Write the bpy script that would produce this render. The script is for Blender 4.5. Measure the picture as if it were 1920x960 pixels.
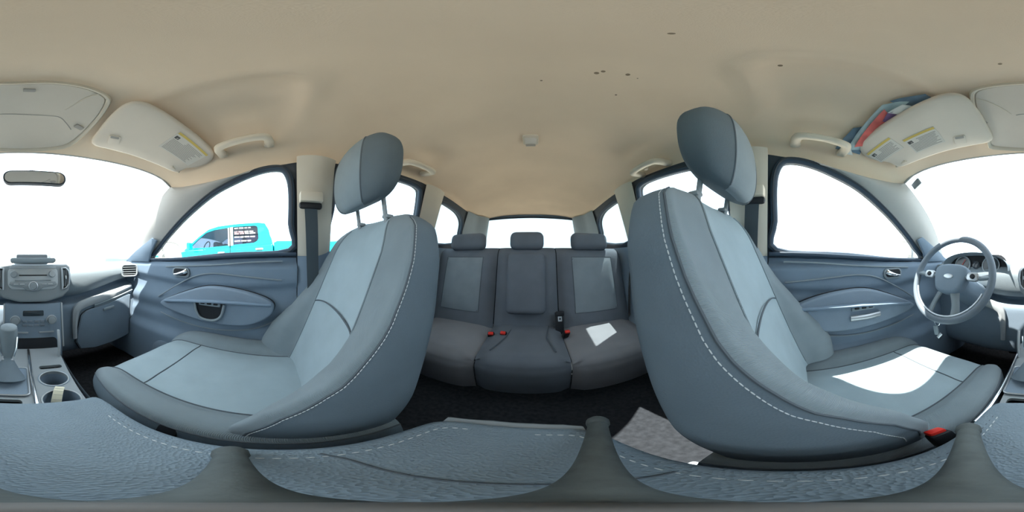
import bpy, bmesh, math, random
from mathutils import Vector, Matrix
random.seed(7)
R = math.radians
sc = bpy.context.scene
for o in list(bpy.data.objects):
    bpy.data.objects.remove(o)
COL = sc.collection

# ---------------------------------------------------------------- camera, sky, sun, exposure
# world frame: camera at the origin, +Y = rear of the car, +X = driver side, +Z up (metres)
YAW = 7.5
cd = bpy.data.cameras.new('camera')
cd.type = 'PANO'
try:
    cd.cycles.panorama_type = 'EQUIRECTANGULAR'
except Exception:
    cd.panorama_type = 'EQUIRECTANGULAR'
cd.clip_start = 0.005
cd.clip_end = 500
cam = bpy.data.objects.new('camera', cd)
COL.objects.link(cam)
cam.location = (0, 0, 0)
cam.rotation_euler = (R(90), 0, R(YAW))
sc.camera = cam

world = bpy.data.worlds.new('world')
sc.world = world
world.use_nodes = True
bg = world.node_tree.nodes['Background']
bg.inputs[0].default_value = (0.80, 0.92, 1.0, 1)
bg.inputs[1].default_value = 3.6

SUN_AZ, SUN_EL = 46, 63          # azimuth counted from the rear towards the driver side
sd = bpy.data.lights.new('sun', 'SUN')
sd.energy = 20
sd.angle = R(0.6)
sd.color = (1.0, 0.95, 0.86)
sun = bpy.data.objects.new('sun', sd)
COL.objects.link(sun)
_to = Vector((math.sin(R(SUN_AZ)) * math.cos(R(SUN_EL)), math.cos(R(SUN_AZ)) * math.cos(R(SUN_EL)), math.sin(R(SUN_EL))))
sun.rotation_euler = _to.to_track_quat('Z', 'Y').to_euler()

sc.view_settings.view_transform = 'Standard'
sc.view_settings.look = 'None'
sc.view_settings.gamma = 1
sc.view_settings.use_curve_mapping = False
sc.view_settings.exposure = 0.0
cy = sc.cycles
cy.max_bounces = 10
cy.diffuse_bounces = 6
cy.glossy_bounces = 4
cy.transparent_max_bounces = 16
cy.transmission_bounces = 6
cy.use_denoising = True
cy.sample_clamp_indirect = 8

# ---------------------------------------------------------------- helpers
XC = -0.03                     # the car's centre line beside the camera


def ray(px, py):
    az = R((px - 1000) / 960 * 180)
    la = R((480 - py) / 480 * 90)
    return Vector((math.sin(az) * math.cos(la), math.cos(az) * math.cos(la), math.sin(la)))


def at(px, py, x=None, y=None, z=None):
    d = ray(px, py)
    k = x / d.x if x is not None else (y / d.y if y is not None else z / d.z)
    return d * k


def interp(tab, v):
    if v <= tab[0][0]:
        return tab[0][1]
    for (a, fa), (b, fb) in zip(tab, tab[1:]):
        if v <= b:
            k = (v - a) / (b - a)
            k = k * k * (3 - 2 * k) * 0.5 + k * 0.5
            return fa + (fb - fa) * k
    return tab[-1][1]


def sstep(a, b, v):
    k = max(0, min(1, (v - a) / (b - a)))
    return k * k * (3 - 2 * k)


def cr(pts, n=6, closed=False):
    P = [Vector(p) for p in pts]
    out = []
    m = len(P)
    for i in range(m if closed else m - 1):
        if closed:
            p0, p1, p2, p3 = P[(i - 1) % m], P[i], P[(i + 1) % m], P[(i + 2) % m]
        else:
            p1, p2 = P[i], P[i + 1]
            p0 = P[i - 1] if i > 0 else p1 * 2 - p2
            p3 = P[i + 2] if i + 2 < m else p2 * 2 - p1
        for k in range(n):
            t = k / n
            out.append(0.5 * ((2 * p1) + (p2 - p0) * t + (2 * p0 - 5 * p1 + 4 * p2 - p3) * t * t
                              + (3 * p1 - p0 - 3 * p2 + p3) * t ** 3))
    if not closed:
        out.append(P[-1])
    return out


# ---- materials
MATS = {}


def mat(name, col, rough=0.6, metal=0.0, var=0.06, vscale=9.0, bump=None, bscale=400.0, btype='noise', bdist=0.001,
        spec=0.3, sheen=0.0, coat=0.0):
    m = bpy.data.materials.new(name)
    m.use_nodes = True
    nt = m.node_tree
    b = nt.nodes['Principled BSDF']
    b.inputs['Roughness'].default_value = rough
    b.inputs['Metallic'].default_value = metal
    b.inputs['Specular IOR Level'].default_value = spec
    if sheen:
        b.inputs['Sheen Weight'].default_value = sheen
    if coat:
        b.inputs['Coat Weight'].default_value = coat
    tc = nt.nodes.new('ShaderNodeTexCoord')
    n = nt.nodes.new('ShaderNodeTexNoise')
    n.inputs['Scale'].default_value = vscale
    n.inputs['Detail'].default_value = 4
    nt.links.new(tc.outputs['Object'], n.inputs['Vector'])
    r = nt.nodes.new('ShaderNodeValToRGB')
    r.color_ramp.elements[0].position = 0.3
    r.color_ramp.elements[1].position = 0.7
    r.color_ramp.elements[0].color = tuple(c * (1 - var) for c in col) + (1,)
    r.color_ramp.elements[1].color = tuple(min(1, c * (1 + var)) for c in col) + (1,)
    nt.links.new(n.outputs['Fac'], r.inputs['Fac'])
    nt.links.new(r.outputs['Color'], b.inputs['Base Color'])
    if bump:
        if btype == 'voronoi':
            t = nt.nodes.new('ShaderNodeTexVoronoi')
            outp = t.outputs['Distance']
        elif btype == 'weave':
            t = nt.nodes.new('ShaderNodeTexWave')
            t.bands_direction = 'DIAGONAL'
            t.inputs['Distortion'].default_value = 1.0
            outp = t.outputs['Fac']
        else:
            t = nt.nodes.new('ShaderNodeTexNoise')
            outp = t.outputs['Fac']
        t.inputs['Scale'].default_value = bscale
        nt.links.new(tc.outputs['Object'], t.inputs['Vector'])
        bp = nt.nodes.new('ShaderNodeBump')
        bp.inputs['Strength'].default_value = bump
        bp.inputs['Distance'].default_value = bdist
        nt.links.new(outp, bp.inputs['Height'])
        nt.links.new(bp.outputs['Normal'], b.inputs['Normal'])
    MATS[name] = m
    return m


def glass(name, tint=(1, 1, 1), refl=0.6, haze=0.0, hazecol=(0.9, 0.95, 1.0)):
    m = bpy.data.materials.new(name)
    m.use_nodes = True
    nt = m.node_tree
    nt.nodes.clear()
    out = nt.nodes.new('ShaderNodeOutputMaterial')
    tr = nt.nodes.new('ShaderNodeBsdfTransparent')
    tr.inputs[0].default_value = tuple(tint) + (1,)
    gl = nt.nodes.new('ShaderNodeBsdfGlossy')
    gl.inputs['Roughness'].default_value = 0.02
    fr = nt.nodes.new('ShaderNodeLayerWeight')
    pw = nt.nodes.new('ShaderNodeMath')
    pw.operation = 'POWER'
    pw.inputs[1].default_value = 5.0
    nt.links.new(fr.outputs['Facing'], pw.inputs[0])
    mu = nt.nodes.new('ShaderNodeMath')
    mu.operation = 'MULTIPLY_ADD'
    mu.inputs[1].default_value = refl * 0.8
    mu.inputs[2].default_value = 0.03 * refl
    nt.links.new(pw.outputs[0], mu.inputs[0])
    mx = nt.nodes.new('ShaderNodeMixShader')
    nt.links.new(mu.outputs[0], mx.inputs[0])
    nt.links.new(tr.outputs[0], mx.inputs[1])
    nt.links.new(gl.outputs[0], mx.inputs[2])
    last = mx
    if haze:  # translucent layer imitating the camera's veiling glare
        tl = nt.nodes.new('ShaderNodeBsdfTranslucent')
        tl.inputs[0].default_value = tuple(hazecol) + (1,)
        tc = nt.nodes.new('ShaderNodeTexCoord')
        n = nt.nodes.new('ShaderNodeTexNoise')
        n.inputs['Scale'].default_value = 6
        n.inputs['Detail'].default_value = 6
        nt.links.new(tc.outputs['Object'], n.inputs['Vector'])
        m2 = nt.nodes.new('ShaderNodeMath')
        m2.operation = 'MULTIPLY'
        m2.inputs[1].default_value = haze * 2
        nt.links.new(n.outputs['Fac'], m2.inputs[0])
        mx2 = nt.nodes.new('ShaderNodeMixShader')
        nt.links.new(m2.outputs[0], mx2.inputs[0])
        nt.links.new(mx.outputs[0], mx2.inputs[1])
        nt.links.new(tl.outputs[0], mx2.inputs[2])
        last = mx2
    nt.links.new(last.outputs[0], out.inputs[0])
    MATS[name] = m
    return m


mat('headliner', (0.78, 0.635, 0.485), 0.95, var=0.05, vscale=3.5, bump=0.25, bscale=900, spec=0.1)
mat('visor_vinyl', (0.72, 0.65, 0.56), 0.8, var=0.03, bump=0.15, bscale=700, spec=0.2)
mat('pillar_cream', (0.60, 0.56, 0.48), 0.7, var=0.03, bump=0.15, bscale=700, spec=0.25)
mat('pillar_grey', (0.46, 0.45, 0.43), 0.75, var=0.03, bump=0.15, bscale=700, spec=0.2)
mat('roof_plastic', (0.66, 0.60, 0.52), 0.6, var=0.03, bump=0.1, bscale=800, spec=0.3)
mat('handle_plastic', (0.66, 0.60, 0.50), 0.5, var=0.02)
mat('fabric_light', (0.335, 0.42, 0.465), 0.95, var=0.05, vscale=14, bump=0.35, bscale=260, btype='weave', spec=0.1, sheen=0.15)
mat('fabric_mid', (0.225, 0.275, 0.305), 0.95, var=0.06, vscale=14, bump=0.5, bscale=230, btype='weave', spec=0.1, sheen=0.15)
mat('vinyl_side', (0.16, 0.205, 0.245), 0.75, var=0.07, vscale=10, bump=0.3, bscale=350, btype='voronoi', spec=0.25)
mat('headrest_dark', (0.115, 0.145, 0.165), 0.85, var=0.06, bump=0.3, bscale=300, btype='voronoi', spec=0.2)
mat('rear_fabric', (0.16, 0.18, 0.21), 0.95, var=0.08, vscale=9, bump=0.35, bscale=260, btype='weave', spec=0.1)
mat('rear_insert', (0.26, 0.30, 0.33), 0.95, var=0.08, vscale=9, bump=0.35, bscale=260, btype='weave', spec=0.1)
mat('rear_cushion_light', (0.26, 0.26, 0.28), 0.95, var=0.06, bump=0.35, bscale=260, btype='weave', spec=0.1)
mat('door_plastic', (0.185, 0.25, 0.325), 0.6, var=0.05, bump=0.3, bscale=500, btype='voronoi', spec=0.3)  # base colour lifted to grey-blue, lens haze over the doors included
mat('door_insert', (0.215, 0.275, 0.345), 0.65, var=0.05, bump=0.3, bscale=500, btype='voronoi', spec=0.3)  # same lens haze mixed into the armrest colour
mat('dash_plastic', (0.24, 0.285, 0.315), 0.6, var=0.04, bump=0.3, bscale=450, btype='voronoi', spec=0.3)
mat('dash_dark', (0.20, 0.26, 0.325), 0.6, var=0.05, bump=0.3, bscale=500, btype='voronoi', spec=0.3)  # dark plastic paled towards grey-blue, lens haze put into the colour
mat('stack_grey', (0.27, 0.30, 0.32), 0.45, var=0.03, spec=0.4)
mat('lid_leather', (0.20, 0.26, 0.31), 0.62, var=0.07, vscale=12, bump=0.7, bscale=330, btype='voronoi', bdist=0.0015, spec=0.35)
mat('console_plastic', (0.17, 0.205, 0.245), 0.55, var=0.05, bump=0.2, bscale=500, btype='voronoi')
mat('carpet', (0.035, 0.036, 0.04), 1.0, var=0.25, vscale=60, bump=0.6, bscale=500, spec=0.05)
mat('black', (0.016, 0.018, 0.022), 0.5, var=0.05)
mat('seal', (0.05, 0.075, 0.11), 0.6, var=0.05)
mat('frame_dark', (0.05, 0.06, 0.075), 0.6, var=0.05)
mat('webbing', (0.07, 0.09, 0.105), 0.9, var=0.05, bump=0.4, bscale=600, btype='weave')
mat('silver', (0.50, 0.53, 0.56), 0.38, metal=0.7, var=0.02)
mat('chrome', (0.85, 0.87, 0.9), 0.12, metal=1.0, var=0.01)
mat('silver_paint', (0.46, 0.49, 0.51), 0.4, metal=0.2, var=0.02)
mat('red_button', (0.75, 0.035, 0.025), 0.4, var=0.03)
mat('thread', (0.62, 0.66, 0.68), 0.8, var=0.03)
mat('thread_dark', (0.10, 0.12, 0.14), 0.8, var=0.03)
mat('white_paint', (0.85, 0.86, 0.86), 0.25, var=0.01, coat=0.5)
mat('teal_paint', (0.0, 0.33, 0.42), 0.3, var=0.02, coat=0.6)
mat('truck_inside', (0.25, 0.26, 0.28), 0.8)
mat('rubber', (0.02, 0.02, 0.02), 0.8)
mat('sticker', (0.85, 0.82, 0.84), 0.6, var=0.01)
mat('sticker_red', (0.75, 0.35, 0.38), 0.6, var=0.01)
mat('label_white', (0.66, 0.63, 0.57), 0.6, var=0.01)
mat('label_yellow', (0.62, 0.47, 0.13), 0.6, var=0.05)
mat('label_ink', (0.36, 0.34, 0.31), 0.6, var=0.02)
mat('label_dark', (0.10, 0.10, 0.10), 0.6, var=0.02)
mat('paper_red', (0.70, 0.16, 0.14), 0.6, var=0.2, vscale=30)
mat('paper_purple', (0.20, 0.12, 0.25), 0.6, var=0.3, vscale=30)
mat('paper_white', (0.72, 0.74, 0.72), 0.6, var=0.05)
mat('paper_blue', (0.16, 0.24, 0.32), 0.6, var=0.15, vscale=30)
mat('plastic_sleeve', (0.45, 0.58, 0.60), 0.25, var=0.15, vscale=25, spec=0.6)
mat('paper_cream', (0.78, 0.74, 0.58), 0.6, var=0.05)
mat('tripod_rubber', (0.10, 0.115, 0.115), 0.75, var=0.15, vscale=60, bump=0.5, bscale=300)
mat('tripod_hub', (0.16, 0.155, 0.15), 0.6, var=0.05)
mat('concrete', (0.46, 0.41, 0.34), 0.95, var=0.08, vscale=0.8, bump=0.2, bscale=40, bdist=0.01, spec=0.1)
mat('mirror_glass', (0.8, 0.82, 0.85), 0.03, metal=1.0, var=0.0)
mat('screen', (0.03, 0.04, 0.05), 0.15, var=0.02, spec=0.5)
mat('stain', (0.25, 0.19, 0.13), 0.9, var=0.2)
mat('seat_tray', (0.02, 0.02, 0.023), 0.7)
glass('glass_clear', (0.97, 0.99, 0.99), 0.7)
glass('glass_windshield', (0.97, 0.99, 1.0), 0.5, haze=0.02)  # thin pale veil stands in for glare across the windshield
glass('glass_tint', (0.86, 0.91, 0.94), 0.6)
glass('glass_rear', (0.62, 0.68, 0.70), 0.6)
glass('glass_truck', (0.55, 0.60, 0.66), 0.9)
glass('glass_truck_dark', (0.40, 0.40, 0.47), 1.0)


# ---- objects
def attach(o, parent):
    if parent is not None:
        o.parent = parent
        o.matrix_parent_inverse = Matrix.Translation(-Vector(parent.get('base', (0, 0, 0))))


def obj(name, verts, faces, m, parent=None, smooth=True, angle=35, fix=True):
    me = bpy.data.meshes.new(name)
    me.from_pydata([tuple(v) for v in verts], [], faces)
    if fix:
        bm = bmesh.new()
        bm.from_mesh(me)
        bmesh.ops.remove_doubles(bm, verts=bm.verts, dist=1e-6)
        bmesh.ops.recalc_face_normals(bm, faces=bm.faces)
        bm.to_mesh(me)
        bm.free()
    if smooth:
        me.shade_smooth()
        me.set_sharp_from_angle(angle=R(angle))
    me.materials.append(MATS[m])
    o = bpy.data.objects.new(name, me)
    COL.objects.link(o)
    attach(o, parent)
    return o


def tag(o, label=None, cat=None, group=None, kind=None):
    if label:
        o['label'] = label
    if cat:
        o['category'] = cat
    if group:
        o['group'] = group
    if kind:
        o['kind'] = kind
    return o


def thing(name, label, cat, base=(0, 0, 0), group=None, kind=None):
    o = bpy.data.objects.new(name, None)
    o.empty_display_size = 0.05
    COL.objects.link(o)
    o.location = base
    o['base'] = [float(c) for c in base]
    return tag(o, label, cat, group, kind)


def grid(f, nu, nv, cu=False, cv=False):
    V, F = [], []
    mu = nu if cu else nu + 1
    mv = nv if cv else nv + 1
    for i in range(mu):
        for j in range(mv):
            V.append(Vector(f(i / nu, j / nv)))
    for i in range(nu):
        for j in range(nv):
            a, b = i, (i + 1) % mu
            c, d = j, (j + 1) % mv
            F.append((a * mv + c, b * mv + c, b * mv + d, a * mv + d))
    return V, F


def rows(rs, closed=False, cap=False):
    n = len(rs[0])
    V = [Vector(p) for r in rs for p in r]
    F = []
    for i in range(len(rs) - 1):
        for j in range(n if closed else n - 1):
            k = (j + 1) % n
            F.append((i * n + j, i * n + k, (i + 1) * n + k, (i + 1) * n + j))
    if cap:
        F.append(tuple(range(n))[::-1])
        F.append(tuple(range((len(rs) - 1) * n, len(rs) * n)))
    return V, F


def tube_geo(pts, r, n=8, closed=False, cap=True, sq=None):
    P = [Vector(p) for p in pts]
    rs = []
    m = len(P)
    up = None
    for i in range(m):
        if closed:
            d = P[(i + 1) % m] - P[i - 1]
        else:
            d = P[min(i + 1, m - 1)] - P[max(i - 1, 0)]
        d.normalize()
        if up is None:
            up = Vector((0, 0, 1)) if abs(d.z) < 0.9 else Vector((0, 1, 0))
        s = d.cross(up)
        if s.length < 1e-6:
            s = Vector((1, 0, 0))
        s.normalize()
        up = s.cross(d).normalized()
        rr = r(i / max(1, m - 1)) if callable(r) else r
        ring = []
        for k in range(n):
            a = 2 * math.pi * (k + 0.5) / n
            ca, sa = math.cos(a), math.sin(a)
            if sq:
                e = sq
                ca = math.copysign(abs(ca) ** e, ca)
                sa = math.copysign(abs(sa) ** e, sa)
            ru, rv = rr if isinstance(rr, tuple) else (rr, rr)
            ring.append(P[i] + s * ca * ru + up * sa * rv)
        rs.append(ring)
    if closed:
        rs.append(rs[0])
    V, F = rows(rs, closed=True, cap=cap and not closed)
    return V, F


def tube(name, pts, r, m, parent=None, n=8, closed=False, sq=None):
    V, F = tube_geo(pts, r, n, closed, True, sq)
    return obj(name, V, F, m, parent, angle=50)


def frame(o, u, v):
    o, u, v = Vector(o), Vector(u).normalized(), Vector(v)
    n = u.cross(v).normalized()
    v = n.cross(u)
    return o, u, v, n


def plate_bm(outline, fr, th, bev=0.0, seg=2, holes=()):
    """outline (and holes) in 2D on frame fr, extruded by th along its normal"""
    o, u, v, n = fr
    bm = bmesh.new()
    allE = []
    for loop in [outline] + list(holes):
        vs = [bm.verts.new(o + u * p[0] + v * p[1]) for p in loop]
        for i in range(len(vs)):
            allE.append(bm.edges.new((vs[i], vs[(i + 1) % len(vs)])))
    if holes:
        bmesh.ops.triangle_fill(bm, use_beauty=True, use_dissolve=False, edges=allE)
    else:
        bm.faces.new(list(bm.verts))
    if th:
        fs = list(bm.faces)
        r = bmesh.ops.extrude_face_region(bm, geom=fs)
        nv = [g for g in r['geom'] if isinstance(g, bmesh.types.BMVert)]
        bmesh.ops.translate(bm, verts=nv, vec=n * th)
        if bev:
            nvs = set(nv)
            es = [e for e in bm.edges if e.verts[0] in nvs and e.verts[1] in nvs and
                  any(not all(w in nvs for w in f.verts) for f in e.link_faces)]
            bmesh.ops.bevel(bm, geom=es, offset=bev, segments=seg, affect='EDGES', profile=0.5, clamp_overlap=True)
    bmesh.ops.recalc_face_normals(bm, faces=bm.faces)
    return bm


def obj_bm(name, bm, m, parent=None, smooth=True, angle=35):
    me = bpy.data.meshes.new(name)
    bm.to_mesh(me)
    bm.free()
    if smooth:
        me.shade_smooth()
        me.set_sharp_from_angle(angle=R(angle))
    me.materials.append(MATS[m])
    o = bpy.data.objects.new(name, me)
    COL.objects.link(o)
    attach(o, parent)
    return o


def plate(name, outline, fr, th, m, parent=None, bev=0.0, seg=2, holes=(), angle=35):
    return obj_bm(name, plate_bm(outline, fr, th, bev, seg, holes), m, parent, angle=angle)


def rbox(name, c, size, m, parent=None, r=0.005, rot=None, seg=2):
    bm = bmesh.new()
    bmesh.ops.create_cube(bm, size=1)
    bmesh.ops.scale(bm, vec=size, verts=bm.verts)
    if r:
        bmesh.ops.bevel(bm, geom=list(bm.edges), offset=min(r, min(size) * 0.49), segments=seg, affect='EDGES', profile=0.5)
    M = Matrix.Translation(Vector(c))
    if rot is not None:
        M = M @ (rot if isinstance(rot, Matrix) else Matrix.Rotation(R(rot[2]), 4, 'Z') @ Matrix.Rotation(R(rot[1]), 4, 'Y') @ Matrix.Rotation(R(rot[0]), 4, 'X'))
    bmesh.ops.transform(bm, matrix=M, verts=bm.verts)
    return obj_bm(name, bm, m, parent)


def disc(name, c, nrm, prof, m, parent=None, n=24):
    """lathe of (radius, height) pairs about the axis nrm through c"""
    c, nrm = Vector(c), Vector(nrm).normalized()
    a = nrm.orthogonal().normalized()
    b = nrm.cross(a)
    rs = [[c + (a * math.cos(2 * math.pi * k / n) + b * math.sin(2 * math.pi * k / n)) * r + nrm * h for k in range(n)] for r, h in prof]
    V, F = rows(rs, closed=True, cap=True)
    return obj(name, V, F, m, parent)


def rrect(w, h, r, n=4):
    out = []
    for cx, cy_, a0 in ((w / 2 - r, h / 2 - r, 0), (-w / 2 + r, h / 2 - r, 90), (-w / 2 + r, -h / 2 + r, 180), (w / 2 - r, -h / 2 + r, 270)):
        for k in range(n + 1):
            a = R(a0 + 90 * k / n)
            out.append((cx + r * math.cos(a), cy_ + r * math.sin(a)))
    return out


def circle(cx, cy_, r, n=24):
    return [(cx + r * math.cos(2 * math.pi * k / n), cy_ + r * math.sin(2 * math.pi * k / n)) for k in range(n)]


def stitches(name, pts, m, parent, dash=0.005, gap=0.004, r=0.0009):
    """short raised thread stitches along a line"""
    P = [Vector(p) for p in pts]
    L = [0]
    for a, b in zip(P, P[1:]):
        L.append(L[-1] + (b - a).length)

    def pos(s):
        for i in range(len(P) - 1):
            if s <= L[i + 1]:
                k = (s - L[i]) / max(1e-9, L[i + 1] - L[i])
                return P[i].lerp(P[i + 1], k)
        return P[-1]
    V, F = [], []
    s = 0
    while s + dash < L[-1]:
        v, f = tube_geo([pos(s), pos(s + dash * 0.5), pos(s + dash)], lambda t: r * (0.6 if t in (0, 1) else 1), 5)
        n = len(V)
        V += v
        F += [tuple(i + n for i in q) for q in f]
        s += dash + gap
    o = obj(name, V, F, m, parent, fix=False)
    o['kind'] = 'stuff'
    return o


# ---------------------------------------------------------------- body shape functions
def xw(z):                       # half width of the glass house at height z
    return 0.70 - (z + 0.02) * (0.125 / 0.39)


ZC = [(-.60, .415), (-.45, .47), (-.25, .525), (0, .55), (.5, .56), (1.1, .55), (1.5, .50), (1.74, .45)]
ZR = [(-.60, .335), (-.47, .335), (-.30, .328), (-.16, .325), (0, .375), (.10, .395), (.25, .405), (.40, .43), (.72, .445), (1.0, .435), (1.35, .42), (1.74, .38)]


def headz(x, y):
    zr, zc = interp(ZR, y), interp(ZC, y)
    s = min(1, abs(x - XC) / xw(zr))
    g = max(0, 1 - s ** 2.8) ** 0.62
    a = abs(x - XC)
    q = max(.225 - a, y - .065)
    if .225 - a > -.05 and y - .065 > -.05:      # rounded corner of the moulded ridge
        q = math.hypot(max(0, .225 - a + .05), max(0, y - .065 + .05)) - .05
    ind = -0.013 * math.exp(-(q / .020) ** 2) * (1 - sstep(.36, .50, a)) * sstep(-.57, -.45, y) + .006 * (1 - sstep(-.02, .0, q)) * (1 - sstep(.40, .54, a)) * sstep(-.52, -.40, y)
    return zr + (zc - zr) * g + ind


def hit(px, py, off=0.0):        # where a viewing ray meets the headliner
    d = ray(px, py)
    a, b = 0.05, 3.0
    k = a
    while k < b:
        p = d * k
        if p.z > headz(p.x, p.y) - off:
            break
        k += 0.002
    return d * k


def wpt(px, py, s=-1):           # point on the side glass plane
    x = 0.66
    for _ in range(20):
        p = at(px, py, x=XC - x)
        x = xw(p.z)
    return (p.y, p.z)


def side(y, z, s, off=0.0):      # (y,z) on the tilted side glass plane, off = inwards
    return Vector((XC + s * (xw(z) - off), y, z))


W_FRONT = [wpt(*p) for p in ((288, 490), (300, 462), (330, 425), (362, 393), (400, 362), (440, 340), (480, 323), (512, 316), (532, 319), (543, 336), (547, 365), (546, 420), (543, 471), (420, 480))]
W_REAR = [(.222, -.015), (.225, .20), (.235, .365), (.27, .378), (.40, .398), (.60, .412), (.69, .408), (.725, .37), (.75, .20), (.77, .06), (.74, 0.0), (.50, -.01)]
W_QTR = [(.93, .10), (.93, .36), (.95, .385), (1.05, .385), (1.22, .365), (1.33, .31), (1.36, .22), (1.36, .12)]

# ---------------------------------------------------------------- structure: ground, shell
o = rbox('ground', (0, 0, -1.30), (160, 160, 0.1), 'concrete', None, r=0)
tag(o, 'pale sunlit concrete lot outside the car', 'ground', kind='structure')

o = rbox('floor', (XC, 0.3, -.80), (1.5, 3.3, 0.04), 'carpet', None, r=0)
tag(o, 'dark carpeted floor of the car cabin', 'floor', kind='structure')

# headliner
xsN, ysN = 72, 84


def head_pt(u, v, up=0.0):
    s = -1 + 2 * u
    s = math.copysign(1 - (1 - abs(s)) ** 1.35, s)
    yf = -.575 + .105 * abs(s) ** 2.5
    y = yf + v * (1.74 - yf)
    x = XC + s * xw(interp(ZR, y))
    return Vector((x, y, headz(x, y) + up))


V, F = grid(head_pt, xsN, ysN)
n0 = len(V)
V2, F2 = grid(lambda u, v: head_pt(u, v, 0.04), xsN, ysN)
V += V2
F += [tuple(i + n0 for i in q[::-1]) for q in F2]
o = obj('ceiling', V, F, 'headliner', None, fix=False, angle=60)
tag(o, 'beige fabric headliner stretched across the car roof', 'headliner', kind='structure')
# small stains on the headliner
for k, (px, py, r) in enumerate(((1015, 151, .0035), (1119, 137, .005), (1131, 134, .004), (1178, 140, .005), (1196, 147, .003), (1260, 63, .004), (1463, 123, .004), (1155, 178, .003), (188, 33, .003), (1875, 120, .003))):
    p = hit(px, py, 0.001)
    st = disc('stain_spot', p, (0, 0, -1), [(r * 1.0, -0.0015), (r, 0.0), (r * .5, 0.0005)], 'stain', o, n=9)

# roof trim of side frames: sheets with real window openings
for s, nm in ((1, 'wall_left'), (-1, 'wall_right')):
    outer = [(-1.0, -.06), (-.92, -.02), (-.70, .17), (-.49, .345)] + [(y, interp(ZR, y) + .03) for y in (-.4, -.25, -.1, 0, .1, .25, .4, .55, .72, 1, 1.2, 1.4, 1.6, 1.74)] + [(1.86, .18), (1.97, 0), (1.97, -.06)]
    V, F = [], []
    k = -(0.125 / 0.39)
    fr = (Vector((XC + s * (xw(0) + .004), 0, 0)), Vector((0, 1, 0)), Vector((s * k, 0, 1)), Vector((s, 0, 0)))
    w = plate(nm, outer, fr, 0.03, 'frame_dark', None, holes=[cr([(p[0], p[1], 0) for p in W], 4, True) and [(q.x, q.y) for q in cr([(p[0], p[1], 0) for p in W], 4, True)] for W in (W_FRONT, W_REAR, W_QTR)])
    tag(w, 'dark %s body side frame around the window openings' % ('driver-side' if s > 0 else 'passenger-side'), 'car side', kind='structure')
    # outer lower skin
    rbox('outer_panel', (XC + s * .765, 0.45, -.44), (.03, 3.1, .86), 'white_paint', w, r=0)
    # rear quarter inner trim beside the cargo bay
    V, F = grid(lambda u, v: Vector((XC + s * (.69 - .05 * math.sin(v * 3)), .93 + u * 1.0, -.75 + v * .85)), 10, 10)
    obj('quarter_panel', V, F, 'door_plastic', w)

# windows
WL = {1: 'driver', -1: 'passenger'}


def side_window(name, W, s, label, gm, rs=.015):
    t = thing(name, label, 'window', (XC + s * .7, W[0][0], W[0][1]), kind='structure')
    L = [(q.x, q.y) for q in cr([(p[0], p[1], 0) for p in W], 4, True)]
    k = -(0.125 / 0.39)
    fr = (Vector((XC + s * (xw(0) + .012), 0, 0)), Vector((0, 1, 0)), Vector((s * k, 0, 1)), Vector((s, 0, 0)))
    plate('pane', L, fr, 0.004, gm, t)
    tube('seal', [side(q[0], q[1], s, .002) for q in L], rs, 'seal', t, 8, True)
    tube('seal_lip', [side(q[0] + 0, q[1], s, .016) for q in [((a[0] - .02) * 1.0 + .02, a[1]) for a in L]], .004, 'frame_dark', t, 6, True)
    return t


side_window('window_1', W_FRONT, -1, 'passenger front door window with the teal pickup visible through it', 'glass_clear')
side_window('window_2', W_FRONT, 1, 'driver front door window, blown out white beside the steering wheel', 'glass_clear')
side_window('window_3', W_REAR, -1, 'passenger-side rear door window behind the passenger headrest', 'glass_tint')
side_window('window_4', W_REAR, 1, 'driver-side rear door window behind the driver headrest', 'glass_tint')
side_window('window_5', W_QTR, -1, 'small rear quarter window on the passenger side', 'glass_rear')
side_window('window_6', W_QTR, 1, 'small rear quarter window on the driver side', 'glass_rear')


# windshield
def ws(u, v, off=0.0):
    s = -1 + 2 * u
    yt = -.575 + .105 * abs(s) ** 2.5
    xt = s * .585
    zt = headz(XC + xt, yt) + .006
    yb = -1.22 + .30 * abs(s) ** 2.2
    zb = -.075 + .055 * abs(s) ** 2
    xb = s * .70
    b = .03 * math.sin(math.pi * v)
    return Vector((XC + xb + (xt - xb) * v, yb + (yt - yb) * v - b, zb + (zt - zb) * v + b * .8 + off))


t = thing('window_7', 'wide curved windshield ahead of the dashboard', 'windshield', (XC, -1.2, -.08), kind='structure')
V, F = grid(ws, 30, 12)
obj('pane', V, F, 'glass_windshield', t)
edge = [ws(0, k / 12) for k in range(13)] + [ws(k / 30, 1) for k in range(1, 30)] + [ws(1, 1 - k / 12) for k in range(13)]
tube('seal', edge, .007, 'pillar_grey', t, 8)

# tailgate with rear window
k = .55
fr = (Vector((XC, 1.75, .43)), Vector((1, 0, 0)), Vector((0, -k, 1)), Vector((0, 1, 0)))
RW = [(-.57, -.34), (-.535, -.05), (-.50, -.02), (0, -.005), (.50, -.02), (.535, -.05), (.57, -.34), (.54, -.37), (0, -.385), (-.54, -.37)]
RWs = [(q.x, q.y) for q in cr([(p[0], p[1], 0) for p in RW], 4, True)]
o = plate('wall_back', [(-.70, .06), (.70, .06), (.74, -.6), (.74, -1.2), (-.74, -1.2), (-.74, -.6)], fr, .04, 'door_plastic', None, holes=[RWs])
tag(o, 'dark tailgate lining around the rear window', 'tailgate', kind='structure')
t = thing('window_8', 'rear tailgate window seen above the back seat', 'window', (XC, 1.95, .06), kind='structure')
plate('pane', RWs, (fr[0] + Vector((0, .02, 0)),) + fr[1:], .004, 'glass_rear', t)
tube('seal', [fr[0] + fr[1] * q[0] + fr[2] * q[1] - Vector((0, .004, 0)) for q in RWs], .012, 'seal', t, 8, True)

o = rbox('wall_front', (XC, -1.26, -.48), (1.5, .03, .8), 'black', None, r=0)
tag(o, 'black firewall closing the footwells under the dashboard', 'firewall', kind='structure')

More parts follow.
